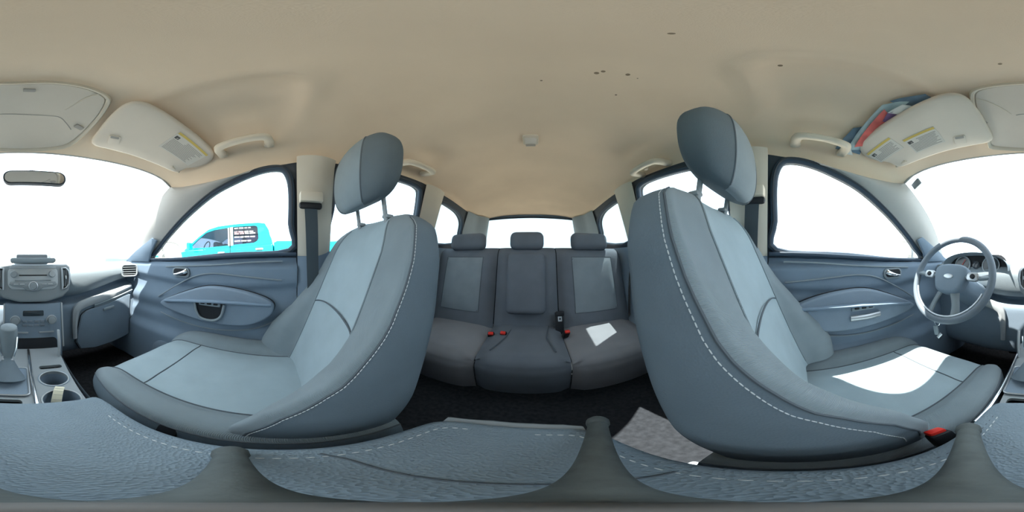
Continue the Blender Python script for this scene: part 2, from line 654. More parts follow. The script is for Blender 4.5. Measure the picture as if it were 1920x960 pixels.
# pillar trims
tn = 0
for s in (-1, 1):
    sd_ = WL[s]
    # A pillar: between windshield edge and front window edge
    A = [ws(0.0 if s < 0 else 1.0, k / 10) for k in range(11)]
    A = [Vector((p.x - s * .012, p.y + .006, p.z - .004)) for p in A]
    A += [Vector((XC + s * xw(interp(ZR, y)), y, interp(ZR, y))) for y in (-.42, -.36, -.30, -.24, -.18, -.12)]
    Bc = [(-.80, -.035)] + [(q.x, q.y) for q in cr([(p[0], p[1], 0) for p in W_FRONT[:7]], 4)]
    B = [side(q[0], q[1] + .006, s, .012) for q in Bc]

    def res(P, n):
        L = [0]
        for a, b in zip(P, P[1:]):
            L.append(L[-1] + (b - a).length)
        out = []
        for i in range(n + 1):
            d = L[-1] * i / n
            for j in range(len(P) - 1):
                if d <= L[j + 1] + 1e-9:
                    out.append(P[j].lerp(P[j + 1], (d - L[j]) / max(1e-9, L[j + 1] - L[j])))
                    break
        return out
    A, B = res(A, 30), res(B, 30)
    rs = []
    for a, b in zip(A, B):
        r_ = []
        for j in range(9):
            q = a.lerp(b, j / 8)
            r_.append(q + Vector((-s * .022 * math.sin(math.pi * j / 8), .008 * math.sin(math.pi * j / 8), 0)))
        rs.append(r_)
    V, F = rows(rs)
    tn += 1
    o = obj('trim_%d' % tn, V, F, 'pillar_grey', None)
    plate('sail_panel', [(-.93, -.035), (-.70, -.035), (-.665, .02), (-.60, .085), (-.63, .10), (-.80, .03)], (Vector((XC + s * (xw(0) - .032), 0, 0)), Vector((0, 1, 0)), Vector((-s * .32, 0, 1)), Vector((-s, 0, 0))), .012, 'door_plastic', o, bev=.004)
    tag(o, 'pale windshield pillar trim on the %s side' % sd_, 'pillar trim', kind='structure')
    # B pillar upper
    tn += 1
    t = thing('trim_%d' % tn, 'cream centre pillar trim behind the %s door window' % sd_, 'pillar trim', (XC + s * .7, .14, -.02), kind='structure')

    def bp(u, v):
        z = .0 + v * (.40 - .0)
        y = .068 + u * .145 + .02 * (1 - v)
        bow = .035 * math.sin(math.pi * (0.06 + .88 * u)) ** .5
        return side(y, z, s, .004 + bow + .01 * (v > .99))
    V, F = grid(bp, 14, 14)
    obj('upper_trim', V, F, 'pillar_cream', t)

    def bp2(u, v):
        z = -.78 + v * .80
        y = .068 + u * .17 + .02
        bow = .045 * math.sin(math.pi * (0.06 + .88 * u)) ** .5
        return Vector((XC + s * (.70 - bow), y, z))
    V, F = grid(bp2, 14, 10)
    obj('lower_trim', V, F, 'door_plastic', t)
    # C pillar
    tn += 1

    def cp(u, v):
        z = -.02 + v * .46
        y = .765 - .03 * v + u * (.165 + .03 * v)
        bow = .03 * math.sin(math.pi * (0.06 + .88 * u)) ** .5
        return side(y, z, s, .006 + bow)
    V, F = grid(cp, 10, 12)
    o = obj('trim_%d' % tn, V, F, 'pillar_cream', None)
    tag(o, 'cream pillar trim between rear door and quarter window on the %s side' % sd_, 'pillar trim', kind='structure')
    # D pillar
    tn += 1

    def dp(u, v):
        z = -.05 + v * .47
        y0 = 1.375
        y1 = 1.75 + k * (.43 - z) - .02
        y = y0 + u * (y1 - y0)
        x = xw(z) - .01 - .10 * sstep(.45, 1.0, u) - .02 * math.sin(math.pi * u)
        return Vector((XC + s * x, y, z))
    V, F = grid(dp, 12, 12)
    o = obj('trim_%d' % tn, V, F, 'dash_plastic', None)
    tag(o, 'grey corner pillar trim beside the rear window on the %s side' % sd_, 'pillar trim', kind='structure')


# ---------------------------------------------------------------- doors
def dpt(px, py, x):
    p = at(px, py, x=XC - x)
    return (p.y, p.z)


def front_door(name, s, label):
    t = thing(name, label, 'car door', (XC + s * .68, -.4, -.72), kind='structure')

    def f(u, v):
        y = -.97 + u * 1.055
        z = -.74 + v * (.725 + .03 * sstep(-.7, .05, y))
        x = .665
        x += .035 * sstep(-.05, -.015, z)                       # top rolls out to the glass
        x += .018 * sstep(-.10, -.13, z + .03 * math.cos((y + .3) * 3)) * (1 - sstep(-.30, -.36, z))
        x -= .035 * sstep(-.40, -.46, z)                         # map pocket bulge
        x -= .02 * math.exp(-((z + .25) / .05) ** 2)
        return Vector((XC + s * x, y, z))
    V, F = grid(f, 40, 60)
    obj('door_panel', V, F, 'door_plastic', t, angle=60)
    # sill strip
    tube('sill_seal', [side(y, -.022 + .03 * sstep(-.7, .05, y), s, .02) for y in [-.86 + i * .094 for i in range(11)]], .009, 'seal', t, 8)
    # lens shaped armrest
    L = [dpt(*p, .64) for p in ((308, 562), (345, 547), (390, 536), (440, 541), (485, 553), (511, 566), (513, 580), (500, 594), (470, 606), (430, 607), (380, 598), (340, 585), (312, 573))]
    L = [(q.x, q.y) for q in cr([(p[0], p[1], 0) for p in L], 4, True)]
    fr = (Vector((XC + s * .668, 0, 0)), Vector((0, 1, 0)), Vector((0, 0, 1)), Vector((-s, 0, 0)))
    a = plate('armrest', L, fr, .055, 'door_insert', t, bev=.022, seg=4)
    tube('armrest_edge', [Vector((XC + s * .648, q[0], q[1])) for q in L], .0035, 'black', a, 6, True)
    # armrest top shelf
    L2 = [dpt(*p, .62) for p in ((312, 563), (350, 562), (400, 563), (450, 566), (508, 571))]
    tube('armrest_ledge', [Vector((XC + s * .607, q[0], q[1])) for q in L2], lambda q: (.006 + .02 * math.sin(math.pi * q), .007), 'door_plastic', a, 8)
    # pull cup
    if s < 0:
      c = [dpt(*p, .60) for p in ((364, 566), (368, 584), (378, 597), (400, 601), (414, 593), (420, 572))]
      tube('pull_cup', [Vector((XC + s * .602, q.x, q.y)) for q in cr([(p[0], p[1], 0) for p in c], 5)], .006, 'dash_plastic', t, 8)
      cc = [(q.x, q.y) for q in cr([(p[0], p[1], 0) for p in c], 5)]
      plate('cup_recess', cc, (Vector((XC + s * .612, 0, 0)),) + fr[1:], .004, 'black', t)
    # window switch
    p = dpt(392, 571, .60)
    sp = rbox('switch_panel', (XC + s * .605, p[0], p[1]), (.012, .10, .016), 'dash_plastic', t, .004)
    for q in (-.03, .0, .03):
        rbox('switch', (XC + s * .598, p[0] + q, p[1] + .004), (.008, .018, .008), 'black', sp, .002)
    if s > 0:
        a0, a1 = at(1595, 598, x=.575), at(1650, 588, x=.575)
        gb = tube('grab_bar', [a0, a0.lerp(a1, .5) + Vector((-.006, 0, 0)), a1], (.006, .012), 'silver', t, 10)
    # swooping trim lines
    for pts in (((296, 556), (330, 535), (365, 518), (400, 513), (450, 518), (528, 526)), ((310, 500), (400, 497), (470, 492), (530, 490)), ((300, 585), (340, 603), (400, 618), (470, 618), (515, 603))):
        c = [dpt(*p, .655) for p in pts]
        tube('panel_crease', [Vector((XC + s * .660, q.x, q.y)) for q in cr([(p[0], p[1], 0) for p in c], 6)], .0035, 'dash_plastic', t, 6)
    # inside door handle
    p = dpt(337, 511, .65)
    h = thing('door_handle', None, None, (XC + s * .655, p[0], p[1]))
    h['base'] = [XC + s * .655, p[0], p[1]]
    attach(h, t)
    plate('handle_bezel', [(a + p[0], b + p[1]) for a, b in rrect(.105, .052, .022)], (Vector((XC + s * .668, 0, 0)),) + fr[1:], .012, 'dash_plastic', h, .004)
    plate('handle_recess', [(a + p[0], b + p[1] + .002) for a, b in rrect(.085, .036, .016)], (Vector((XC + s * .656, 0, 0)),) + fr[1:], .0015, 'black', h)
    c = [Vector((XC + s * .648, p[0] - .034, p[1] - .010)), Vector((XC + s * .640, p[0] - .005, p[1] - .006)), Vector((XC + s * .640, p[0] + .028, p[1] + .004)), Vector((XC + s * .648, p[0] + .042, p[1] + .012))]
    tube('pull_lever', cr(c, 5), lambda q: (.004, .005 + .006 * q), 'chrome', h, 10)
    # speaker grille low in the door
    disc('speaker_grille', Vector((XC + s * .633, -.55, -.58)), (-s, 0, 0), [(.085, 0), (.085, .006), (.07, .012), (.02, .014)], 'dash_dark', t)
    return t


front_door('door_1', -1, 'dark passenger front door with a lens-shaped armrest')
front_door('door_2', 1, 'dark driver front door with a silver grab bar')
for s, nm in ((-1, 'door_3'), (1, 'door_4')):
    t = thing(nm, 'dark rear door panel on the %s side behind the front seat' % WL[s], 'car door', (XC + s * .68, .5, -.72), kind='structure')

    def f(u, v):
        y = .24 + u * .70
        z = -.74 + v * .735
        x = .668 + .03 * sstep(-.05, -.01, z) - .04 * sstep(-.42, -.48, z)
        return Vector((XC + s * x, y, z))
    V, F = grid(f, 20, 40)
    obj('door_panel', V, F, 'door_plastic', t, angle=60)
    rbox('armrest', (XC + s * .635, .50, -.24), (.07, .34, .05), 'door_insert', t, .02, seg=3)
    rbox('door_handle', (XC + s * .66, .36, -.10), (.012, .07, .02), 'silver', t, .005)


for s, nm in ((-1, 'trim_9'), (1, 'trim_10')):
    V, F = grid(lambda u, v: Vector((XC + s * (.68 - .03 * math.sin(math.pi * u)), -1.26 + u * .36, -.79 + v * .77)), 8, 6)
    V2 = [p + Vector((s * .03, 0, 0)) for p in V]
    n1 = len(V)
    o = obj(nm, V + V2, F + [tuple(i + n1 for i in q[::-1]) for q in F], 'door_plastic', None, fix=False)
    tag(o, 'dark kick panel in the %s footwell below the dashboard end' % WL[s], 'kick panel', kind='structure')

# ---------------------------------------------------------------- dashboard
D = thing('dashboard', 'grey dashboard with silver-trimmed glove box and centre stack', 'dashboard', (XC, -.85, -.5))


def dash_prof(x):
    a = abs(x)
    e = -.80 - .05 * (a / .69) ** 2.2
    zl = -.215 + .075 * sstep(.20, .66, a)
    zt = -.05 + .012 * sstep(.2, .6, a)
    pad = [(-1.215 + .26 * (a / .69) ** 2.2, -.085), (-1.08 + .15 * (a / .69) ** 2, zt - .005), (e - .12, zt), (e - .03, zt - .004), (e, zt - .03), (e + .006, zt - .07), (e - .005, zl + .03), (e - .03, zl)]
    low = [(e - .03, zl), (e - .075, zl - .01), (e - .08, zl - .03), (e - .04, zl - .045), (e - .015, zl - .06), (e - .012, zl - .12), (e - .015, -.48), (e - .04, -.57), (e - .12, -.61), (e - .28, -.63)]
    return pad, low


padr, lowr = [], []
N = 60
for i in range(N + 1):
    x = -.69 + 1.38 * i / N
    a, b = dash_prof(x)
    padr.append([Vector((XC + x, q.x, q.y)) for q in cr([(p[0], p[1], 0) for p in a], 4)])
    lowr.append([Vector((XC + x, q.x, q.y)) for q in cr([(p[0], p[1], 0) for p in b], 3)])
V, F = rows(padr)
obj('top_pad', V, F, 'dash_plastic', D, angle=50)
V, F = rows(lowr)
obj('lower_panel', V, F, 'dash_dark', D, angle=50)


def dash_y(x, z, off=0.01):       # dash face a bit in front of the lower panel
    e = -.80 - .05 * (abs(x) / .69) ** 2.2
    return e - .012 + off


# silver accent strip: up beside the stack and along to the door (both sides)
for s in (-1, 1):
    path = [(.245, -.47), (.245, -.40), (.248, -.33), (.262, -.285), (.31, -.262), (.40, -.245), (.52, -.222), (.64, -.195)]
    c = cr([(p[0], p[1], 0) for p in path], 6)
    rs = []
    for i, q in enumerate(c):
        d = (c[min(i + 1, len(c) - 1)] - c[max(i - 1, 0)]).normalized()
        n_ = Vector((-d.y, d.x, 0))
        wd = .013 + .011 * sstep(.05, .5, i / len(c)) - .012 * sstep(.75, 1, i / len(c))
        r_ = []
        for j, hgt in ((-1, 0), (-.85, .012), (0, .018), (.85, .012), (1, 0)):
            p = q + n_ * wd * j
            r_.append(Vector((XC + s * p.x, dash_y(p.x, p.y, .004) + hgt, p.y)))
        rs.append(r_)
    V, F = rows(rs)
    obj('accent_strip', V, F, 'silver_paint', D)
# glove box lid
L = [(.275, -.55), (.275, -.36), (.30, -.315), (.34, -.30), (.46, -.282), (.62, -.25), (.63, -.30), (.62, -.50), (.59, -.55)]
Ls = [(q.x, q.y) for q in cr([(p[0], p[1], 0) for p in L], 3, True)]


def glove(j, off):
    cxm, czm = .45, -.41
    return [Vector((XC - (cxm + (p[0] - cxm) * j), dash_y(cxm + (p[0] - cxm) * j, 0, off), czm + (p[1] - czm) * j)) for p in Ls]


V, F = rows([glove(1.02, -.004), glove(1, .010), glove(.97, .016), glove(.6, .019), glove(.2, .02)], closed=True, cap=True)
gb = obj('glove_box_lid', V, F, 'dash_dark', D)
tube('glove_box_gap', glove(1.01, .006), .003, 'black', gb, 6, True)
rbox('glove_box_latch', (XC - .45, dash_y(.45, 0, .026), -.31), (.07, .012, .018), 'dash_plastic', gb, .004, rot=(0, 8, 0))
# lighter ledge shelf over the glove box
rs = []
for i in range(21):
    x = .36 + .29 * i / 20
    z = -.268 + .055 * i / 20
    rs.append([Vector((XC - x, dash_y(x, z, .002), z)), Vector((XC - x, dash_y(x, z, .02), z - .012)), Vector((XC - x, dash_y(x, z, .012), z - .028 - .012 * math.sin(i / 20 * math.pi)))])
V, F = rows(rs)
obj('glove_ledge', V, F, 'dash_plastic', D)

# instrument cluster hood in front of the steering wheel
HX = .37


def hood(u, v):
    a = math.pi * u
    rr = .19
    return Vector((HX - math.cos(a) * rr, -.92 + v * .15, -.075 + (.095 - .02 * (1 - v)) * math.sin(a) ** .7 * (1 - .25 * (1 - v))))


V, F = grid(hood, 24, 8)
V2, F2 = grid(lambda u, v: Vector((HX - math.cos(math.pi * u) * .19 * (1 - .09 * v), -.77 - .06 * v, -.075 + .095 * math.sin(math.pi * u) ** .7 * (1 - .1 * v) - .002 * v)), 24, 4)
n0 = len(V)
V += V2
F += [tuple(i + n0 for i in q) for q in F2]
ih = obj('instrument_hood', V, F, 'dash_plastic', D)
ic = plate('instrument_panel', [(x, z) for x, z in rrect(.34, .13, .05)], (Vector((HX, -.835, -.06)), Vector((1, 0, 0)), Vector((0, -.2, 1)), Vector((0, 1, .2)).normalized()), .01, 'black', D)
for q in (-.085, .085):
    c = Vector((HX + q, -.822, -.05))
    g = disc('gauge', c, (0, 1, .2), [(.05, 0), (.05, .006), (.044, .008), (.043, .003)], 'silver_paint', D)
    tube('needle', [c + Vector((0, .006, 0)), c + Vector((-.02, .006, .03))], .0015, 'red_button', g, 5)
    disc('gauge_face', c, (0, 1, .2), [(.043, .003), (.042, .004)], 'screen', g)
disc('gauge_hub', Vector((HX, -.82, -.05)), (0, 1, .2), [(.022, 0), (.022, .004), (.018, .005)], 'screen', D)

# centre stack
SX = XC - .022
tilt = Vector((0, .17, -1)).normalized()      # going down it comes rearwards
fr = (Vector((SX, -.735, -.045)), Vector((-1, 0, 0)), -tilt, Vector((0, 1, .17)).normalized())
ST = plate('centre_stack', [(-.175, -.005), (-.16, .008), (.16, .008), (.175, -.005), (.178, -.06), (.165, -.115), (.135, -.145), (.06, -.165), (-.06, -.165), (-.135, -.145), (-.165, -.115), (-.178, -.06)], (fr[0] - fr[3] * .08,) + fr[1:], .08, 'stack_grey', D, bev=.012, seg=3)


def sp(a, b, h=0.0):
    return fr[0] + fr[1] * a + fr[2] * b + fr[3] * h


def spl(name, a, b, w, h_, m, th=.004, r=.003, par=None, base=0.0, bev=.0015):
    return plate(name, [(a + p, b + q) for p, q in rrect(w, h_, min(r, h_ * .49, w * .49))], (fr[0] + fr[3] * base,) + fr[1:], th, m, par if par else ST, bev=bev)


spl('display_visor', 0, .022, .20, .02, 'dash_plastic', .03, .008)
spl('display_screen', 0, .045, .15, .032, 'screen', .004, .006, base=-.05)
plate('display_hood', [(p, q + .045) for p, q in rrect(.19, .05, .02)], (fr[0] - fr[3] * .16,) + fr[1:], .10, 'dash_plastic', ST, bev=.01)
rp = spl('radio_panel', 0, -.055, .225, .105, 'silver_paint', .006, .03, bev=.003)
spl('trim_bar', 0, -.008, .21, .007, 'silver', .008, .003)
spl('disc_slot', .0, -.043, .125, .0055, 'black', .008, .002)
spl('radio_strip', .0, -.066, .16, .006, 'stack_grey', .008, .002)
for q in (-.085, .085):
    disc('volume_knob', sp(q, -.038, .005), fr[3], [(.0155, 0), (.0155, .012), (.013, .016), (.006, .016)], 'stack_grey' if q < 0 else 'silver', ST, 20)
kb = plate('button_bridge', [(-.10, -.072), (.10, -.072), (.105, -.085), (.09, -.092), (.045, -.097), (.025, -.112), (-.025, -.112), (-.045, -.097), (-.09, -.092), (-.105, -.085)], (fr[0] + fr[3] * .004,) + fr[1:], .006, 'stack_grey', ST, bev=.002)
disc('selector_ring', sp(0, -.09, .008), fr[3], [(.021, 0), (.021, .006), (.017, .008), (.015, .004)], 'silver', ST, 24)
disc('selector_button', sp(0, -.09, .008), fr[3], [(.013, 0), (.013, .008), (.008, .009)], 'stack_grey', ST, 20)
for q in (-.075, -.048, .048, .075):
    spl('radio_button', q, -.083, .022, .006, 'silver', .012, .002)
# vents either side of the radio
for q in (-1, 1):
    vo = [(q * (.132 + a), b) for a, b in ((0, -.012), (.018, -.012), (.031, -.025), (.035, -.055), (.031, -.088), (.018, -.103), (0, -.108))]
    ve = plate('air_vent', vo, (fr[0] + fr[3] * .001,) + fr[1:], .004, 'black', ST)
    tube('vent_bezel', [sp(p[0], p[1], .006) for p in vo], .0045, 'silver', ve, 8, True)
    for k_ in range(3):
        spl('vent_slat', q * (.138 + .008 * k_), -.058, .003, .075, 'stack_grey', .008, .001, par=ve, bev=0)
    spl('vent_tab', q * .148, -.055, .006, .016, 'silver', .014, .002, par=ve)
# lower climate panel
fr2 = (Vector((SX, -.712, -.215)), Vector((-1, 0, 0)), -tilt, fr[3])
fr_keep = fr
fr = fr2
CP = plate('climate_panel', [(-.125, .0), (.125, .0), (.125, -.15), (.12, -.30), (-.12, -.30), (-.125, -.15)], (fr[0] - fr[3] * .08,) + fr[1:], .08, 'dash_dark', D, bev=.008)
for q in (-1, 1):
    spl('side_trim', q * .127, -.11, .007, .22, 'silver_paint', .012, .003, par=CP, base=-.01)
    disc('climate_knob', sp(q * .078, -.077, 0), fr[3], [(.021, 0), (.021, .010), (.0185, .012), (.017, .010), (.0165, .020), (.010, .021)], 'stack_grey', CP, 24)
    disc('knob_ring', sp(q * .078, -.077, 0), fr[3], [(.0225, 0), (.0225, .007), (.0205, .007)], 'silver', CP, 24)
spl('climate_display', 0, -.045, .09, .025, 'screen', .003, .004, par=CP)
for q in (-.038, -.013, .013, .038):
    spl('climate_button', q, -.083, .020, .012, 'console_plastic', .004, .003, par=CP)
    spl('climate_button', q, -.102, .020, .010, 'console_plastic', .004, .003, par=CP)
for q in (-.055, .055):
    spl('button_bar', q, -.137, .065, .008, 'stack_grey', .006, .002, par=CP)
spl('storage_cubby', 0, -.215, .20, .10, 'black', .002, .02, par=CP)
fr = fr_keep
# end vents near the doors
for s in (-1, 1):
    c = Vector((XC + s * .610, -.828, -.092))
    u_ = Vector((s * .9, .25, 0)).normalized()
    vf = (c, u_, Vector((0, 0, 1)), (u_.cross(Vector((0, 0, 1))) * -s).normalized())
    n_ = Vector((-s * .25, .9, 0)).normalized()
    vf = (c, u_, Vector((0, 0, 1)), n_)
    ve = plate('air_vent', rrect(.105, .072, .02), vf, .012, 'black', D, bev=.002)
    tube('vent_bezel', [c + u_ * p[0] + Vector((0, 0, p[1])) + n_ * .013 for p in rrect(.105, .072, .02)], .006, 'stack_grey', ve, 8, True)
    for k_ in range(4):
        rbox('vent_slat', c + n_ * .013 + Vector((0, 0, -.021 + .014 * k_)), (.092, .012, .003), 'stack_grey', ve, .001, rot=(0, 0, math.degrees(math.atan2(u_.y, u_.x))))

# ---------------------------------------------------------------- steering wheel
wc = Vector((.37, -.56, -.088))
wn = Vector((0, math.cos(R(25)), math.sin(R(25))))     # axis towards the driver
wu = Vector((1, 0, 0))
wv = wn.cross(wu) * -1
if wv.z < 0:
    wv = -wv
WH = thing('steering_wheel', 'dark grey steering wheel with silver spokes on the driver side', 'steering wheel', wc)


def wp(a, b, h=0.0):
    return wc + wu * a + wv * b + wn * h


tube('rim', [wp(.180 * math.cos(2 * math.pi * k / 64), .180 * math.sin(2 * math.pi * k / 64)) for k in range(64)], .0145, 'console_plastic', WH, 12, True)
tube('rim_trim', [wp(.164 * math.cos(R(200 + 140 * k / 30)), .164 * math.sin(R(200 + 140 * k / 30)), .006) for k in range(31)], .005, 'silver', WH, 8)
wf = (wc - wn * .03, wu, wv, wn)
hub = plate('airbag_cover', [(q.x, q.y) for q in cr([(-.075, .035, 0), (-.04, .055, 0), (.04, .055, 0), (.075, .035, 0), (.07, -.02, 0), (.04, -.065, 0), (-.04, -.065, 0), (-.07, -.02, 0)], 4, True)], wf, .045, 'dash_dark', WH, bev=.014, seg=4)
for pts in (((-.06, .01), (-.12, .005), (-.172, .012)), ((.06, .01), (.12, .005), (.172, .012)), ((-.03, -.05), (-.05, -.11), (-.06, -.165)), ((.03, -.05), (.05, -.11), (.06, -.165))):
    sp_ = tube('spoke', [wp(p[0], p[1], -.008) for p in cr([(a, b, 0) for a, b in pts], 5)], lambda t: (.022 - .006 * math.sin(math.pi * t), .009), 'dash_plastic', WH, 10)
for q in (-1, 1):
    pad = plate('button_pad', [(q * .105 + a, .006 + b) for a, b in rrect(.05, .034, .012)], (wc, wu, wv, wn), .012, 'silver', WH, bev=.003)
    disc('thumb_button', wp(q * .105, .006, .012), wn, [(.010, 0), (.010, .004), (.007, .005)], 'black', pad, 16)
em = plate('oval_emblem', [(.022 * math.cos(2 * math.pi * k / 24), .010 * math.sin(2 * math.pi * k / 24)) for k in range(24)], (wc + wn * .0145, wu, wv, wn), .003, 'silver', WH, bev=.001)
# column, stalks, key
SC = thing('steering_column', 'dark steering column shroud behind the steering wheel', 'steering column', wc - wn * .2)
tube('shroud', [wp(0, -.01, -.04), wp(0, -.012, -.12), wp(0, -.015, -.26)], lambda t: (.055 + .015 * t, .045 + .02 * t), 'dash_dark', SC, 16, sq=.8)
for q in (-1, 1):
    tube('stalk', [wp(q * .05, .01, -.06), wp(q * .11, .02, -.055), wp(q * .165, .03, -.05)], lambda t: .007 + .004 * t, 'black', SC, 8)
K = thing('ignition_key', 'small key on a ring hanging from the steering column', 'key', at(1757, 600, y=-.56))
kp = at(1757, 600, y=-.56)
tube('key_ring', [kp + Vector((.014 * math.cos(2 * math.pi * i / 16), 0, -.014 + .014 * math.sin(2 * math.pi * i / 16))) for i in range(16)], .0016, 'chrome', K, 6, True)
rbox('key_fob', kp + Vector((.004, 0, -.055)), (.026, .01, .05), 'dash_plastic', K, .005, rot=(0, 12, 0))
rbox('key_tag', kp + Vector((-.018, .006, -.075)), (.014, .003, .034), 'silver', K, .001, rot=(0, -35, 0))

# pedals
for (px_, nm, sz) in ((.30, 'brake_pedal', (.09, .02, .06)), (.19, 'accelerator_pedal', (.05, .02, .12))):
    P = thing(nm, ('wide brake pedal' if 'brake' in nm else 'narrow accelerator pedal') + ' in the dark driver footwell', 'pedal', (px_, -.98, -.76))
    rbox('pad', (px_, -.92, -.60), sz, 'rubber', P, .006, rot=(-30, 0, 0))
    tube('arm', [(px_, -.93, -.60), (px_, -1.02, -.48), (px_, -1.12, -.36)], .009, 'silver', P)

# ---------------------------------------------------------------- centre console
CC = thing('centre_console', 'grey centre console with shifter, cup holders and padded armrest lid', 'console', (XC, -.2, -.78))
LX = -.022
# hollow body sides
CW = .125


def cons(u, v):
    y = -.74 + u * .955
    w = CW + .012 * sstep(.3, .8, u) - .02 * sstep(.93, 1, u)
    top = -.432 + .075 * sstep(-.27, -.23, y)
    a = v * 4
    if v <= .5:
        return Vector((LX - w, y, -.78 + (top + .78) * v * 2))
    return Vector((LX + w, y, top + (-.78 - top) * (v - .5) * 2))


for q in (-1, 1):
    V, F = grid(lambda u, v: Vector((LX + q * (CW + .004 - .032 * sstep(.42, .62, u) - .02 * sstep(.93, 1, u) ** 2 - .008 * (1 - v)), -.72 + u * .905, -.78 + v * (-.432 + .075 * sstep(-.29, -.24, -.72 + u * .905) + .78))), 40, 8)
    obj('side_panel', V, F, 'console_plastic', CC)
# rear end
V, F = grid(lambda u, v: Vector((LX + (-1 + 2 * u) * .078, .185 + .012 * math.sin(math.pi * u), -.78 + v * .43)), 10, 6)
obj('rear_panel', V, F, 'console_plastic', CC)
rbox('rear_air_vent', (LX, .200, -.47), (.13, .012, .07), 'black', CC, .006)
# top plate with openings
ft = (Vector((0, 0, -.445)), Vector((1, 0, 0)), Vector((0, 1, 0)), Vector((0, 0, 1)))
c1, c2 = (-.092, -.455), (-.088, -.348)
tray = [(.040 + a, -.325 + b) for a, b in rrect(.085, .062, .012)]
slot = [(-.095 + a, -.525 + b) for a, b in rrect(.075, .022, .009)]
plate('top_plate', [(LX - CW - .006, -.72), (LX + CW + .006, -.72), (LX + CW - .012, -.22), (LX - CW + .012, -.22)], ft, .013, 'stack_grey', CC,
      holes=[circle(*c1, .041), circle(*c2, .043), tray, slot])
for c_ in (c1, c2):
    cu = disc('cup_holder', Vector((c_[0], c_[1], -.515)), (0, 0, 1), [(.034, 0), (.042, .075), (.0435, .085), (.046, .085), (.044, .07), (.036, -.004)], 'dash_dark', CC, 28)
    rr_ = .041 if c_ is c1 else .043
    tube('cup_rim', [Vector((c_[0] + rr_ * 1.02 * math.cos(2 * math.pi * i / 28), c_[1] + rr_ * 1.02 * math.sin(2 * math.pi * i / 28), -.431)) for i in range(28)], .0022, 'silver_paint', cu, 6, True)
rbox('tray_bottom', (.040, -.325, -.47), (.09, .066, .006), 'black', CC, .002)
rbox('slot_bottom', (-.095, -.525, -.46), (.08, .026, .004), 'black', CC, .001)
tube('divider_strip', [(-.028, -.66, -.428), (-.030, -.45, -.427), (-.034, -.24, -.427)], (.005, .004), 'chrome', CC, 8)
tube('divider_strip', [(.105, -.66, -.428), (.108, -.45, -.427), (.110, -.24, -.427)], (.005, .004), 'chrome', CC, 8)
# tall trim fins where the console meets the stack
for q in (-1, 1):
    rs = []
    for i in range(9):
        t_ = i / 8
        p = Vector((LX + q * (.118 + .012 * t_), -.60 - .06 * t_ * t_, -.44 + .11 * t_))
        wd = .014 * (1 - .4 * t_)
        rs.append([p + Vector((0, -wd, 0)), p + Vector((q * -.006, 0, 0)), p + Vector((0, wd, 0)), p + Vector((q * .006, 0, 0))])
    V, F = rows(rs, closed=True, cap=True)
    obj('console_fin', V, F, 'silver_paint', CC)
# shifter
gp = plate('shift_gate', [(.040 + a, -.445 + b) for a, b in rrect(.118, .15, .012)], (Vector((0, 0, -.432)),) + ft[1:], .006, 'dash_dark', CC, bev=.002)
tube('gate_frame', [Vector((.040 + a, -.445 + b, -.425)) for a, b in rrect(.118, .15, .012)], .003, 'silver', gp, 6, True)
SH = tube('shift_boot', [(.042, -.46, -.428), (.042, -.475, -.40), (.041, -.49, -.375), (.041, -.50, -.355)], lambda t: (.043 * (1 - t) ** 1.3 + .013, .048 * (1 - t) ** 1.3 + .013), 'vinyl_side', CC, 14)
kn = tube('shift_knob', cr([(.041, -.50, -.36), (.0405, -.507, -.325), (.040, -.513, -.285), (.040, -.516, -.25), (.040, -.514, -.232)], 4), lambda t: (.013 + .016 * math.sin(min(1, t * 1.25) * math.pi * .62) - .018 * sstep(.85, 1, t), .014 + .013 * math.sin(min(1, t * 1.2) * math.pi * .6) - .016 * sstep(.85, 1, t)), 'dash_plastic', CC, 14)
for q in (-1, 1):
    tube('knob_trim', [(.0405 + q * .018, -.495, -.35), (.0405 + q * .027, -.497, -.31), (.040 + q * .029, -.500, -.27)], .003, 'chrome', kn, 6)
rbox('knob_collar', (.041, -.498, -.362), (.036, .034, .012), 'silver', kn, .004)

# armrest lid
lid = [(-.126, -.232), (-.09, -.246), (.00, -.250), (.055, -.246), (.080, -.225), (.083, -.12), (.081, .05), (.074, .13), (.058, .165), (.02, .178), (-.05, .182), (-.10, .172), (-.121, .14), (-.128, .05), (-.129, -.12)]
lid = [(q.x, q.y) for q in cr([(a, b, 0) for a, b in lid], 4, True)]
AL = plate('armrest_lid', lid, (Vector((0, 0, -.360)), Vector((1, 0, 0)), Vector((0, 1, 0)), Vector((0, 0, 1))), .050, 'lid_leather', CC, bev=.016, seg=5, angle=60)


def inset(P, k_):
    cx_ = -.023
    cy_ = -.03
    out = []
    for p in P:
        dx, dy = p[0] - cx_, p[1] - cy_
        out.append((p[0] - math.copysign(min(k_, abs(dx)), dx) * (abs(dx) / .105) ** 1.5, p[1] - math.copysign(min(k_, abs(dy)), dy) * (abs(dy) / .215) ** 4))
    return out


for k_, zz in ((.017, -.3105), (.023, -.3098)):
    L = inset(lid, k_)
    a = [Vector((p[0], p[1], zz)) for p in L if p[1] < .16 and p[0] < -.03]
    b = [Vector((p[0], p[1], zz)) for p in L if p[1] < .16 and p[0] > .0]
    for P in (a, b):
        P.sort(key=lambda v: v.y)
        P = [v for v in P if v.y > -.2]
        stitches('stitching', P, 'thread' if k_ > .02 else 'thread_dark', AL, .006, .005, .0009)
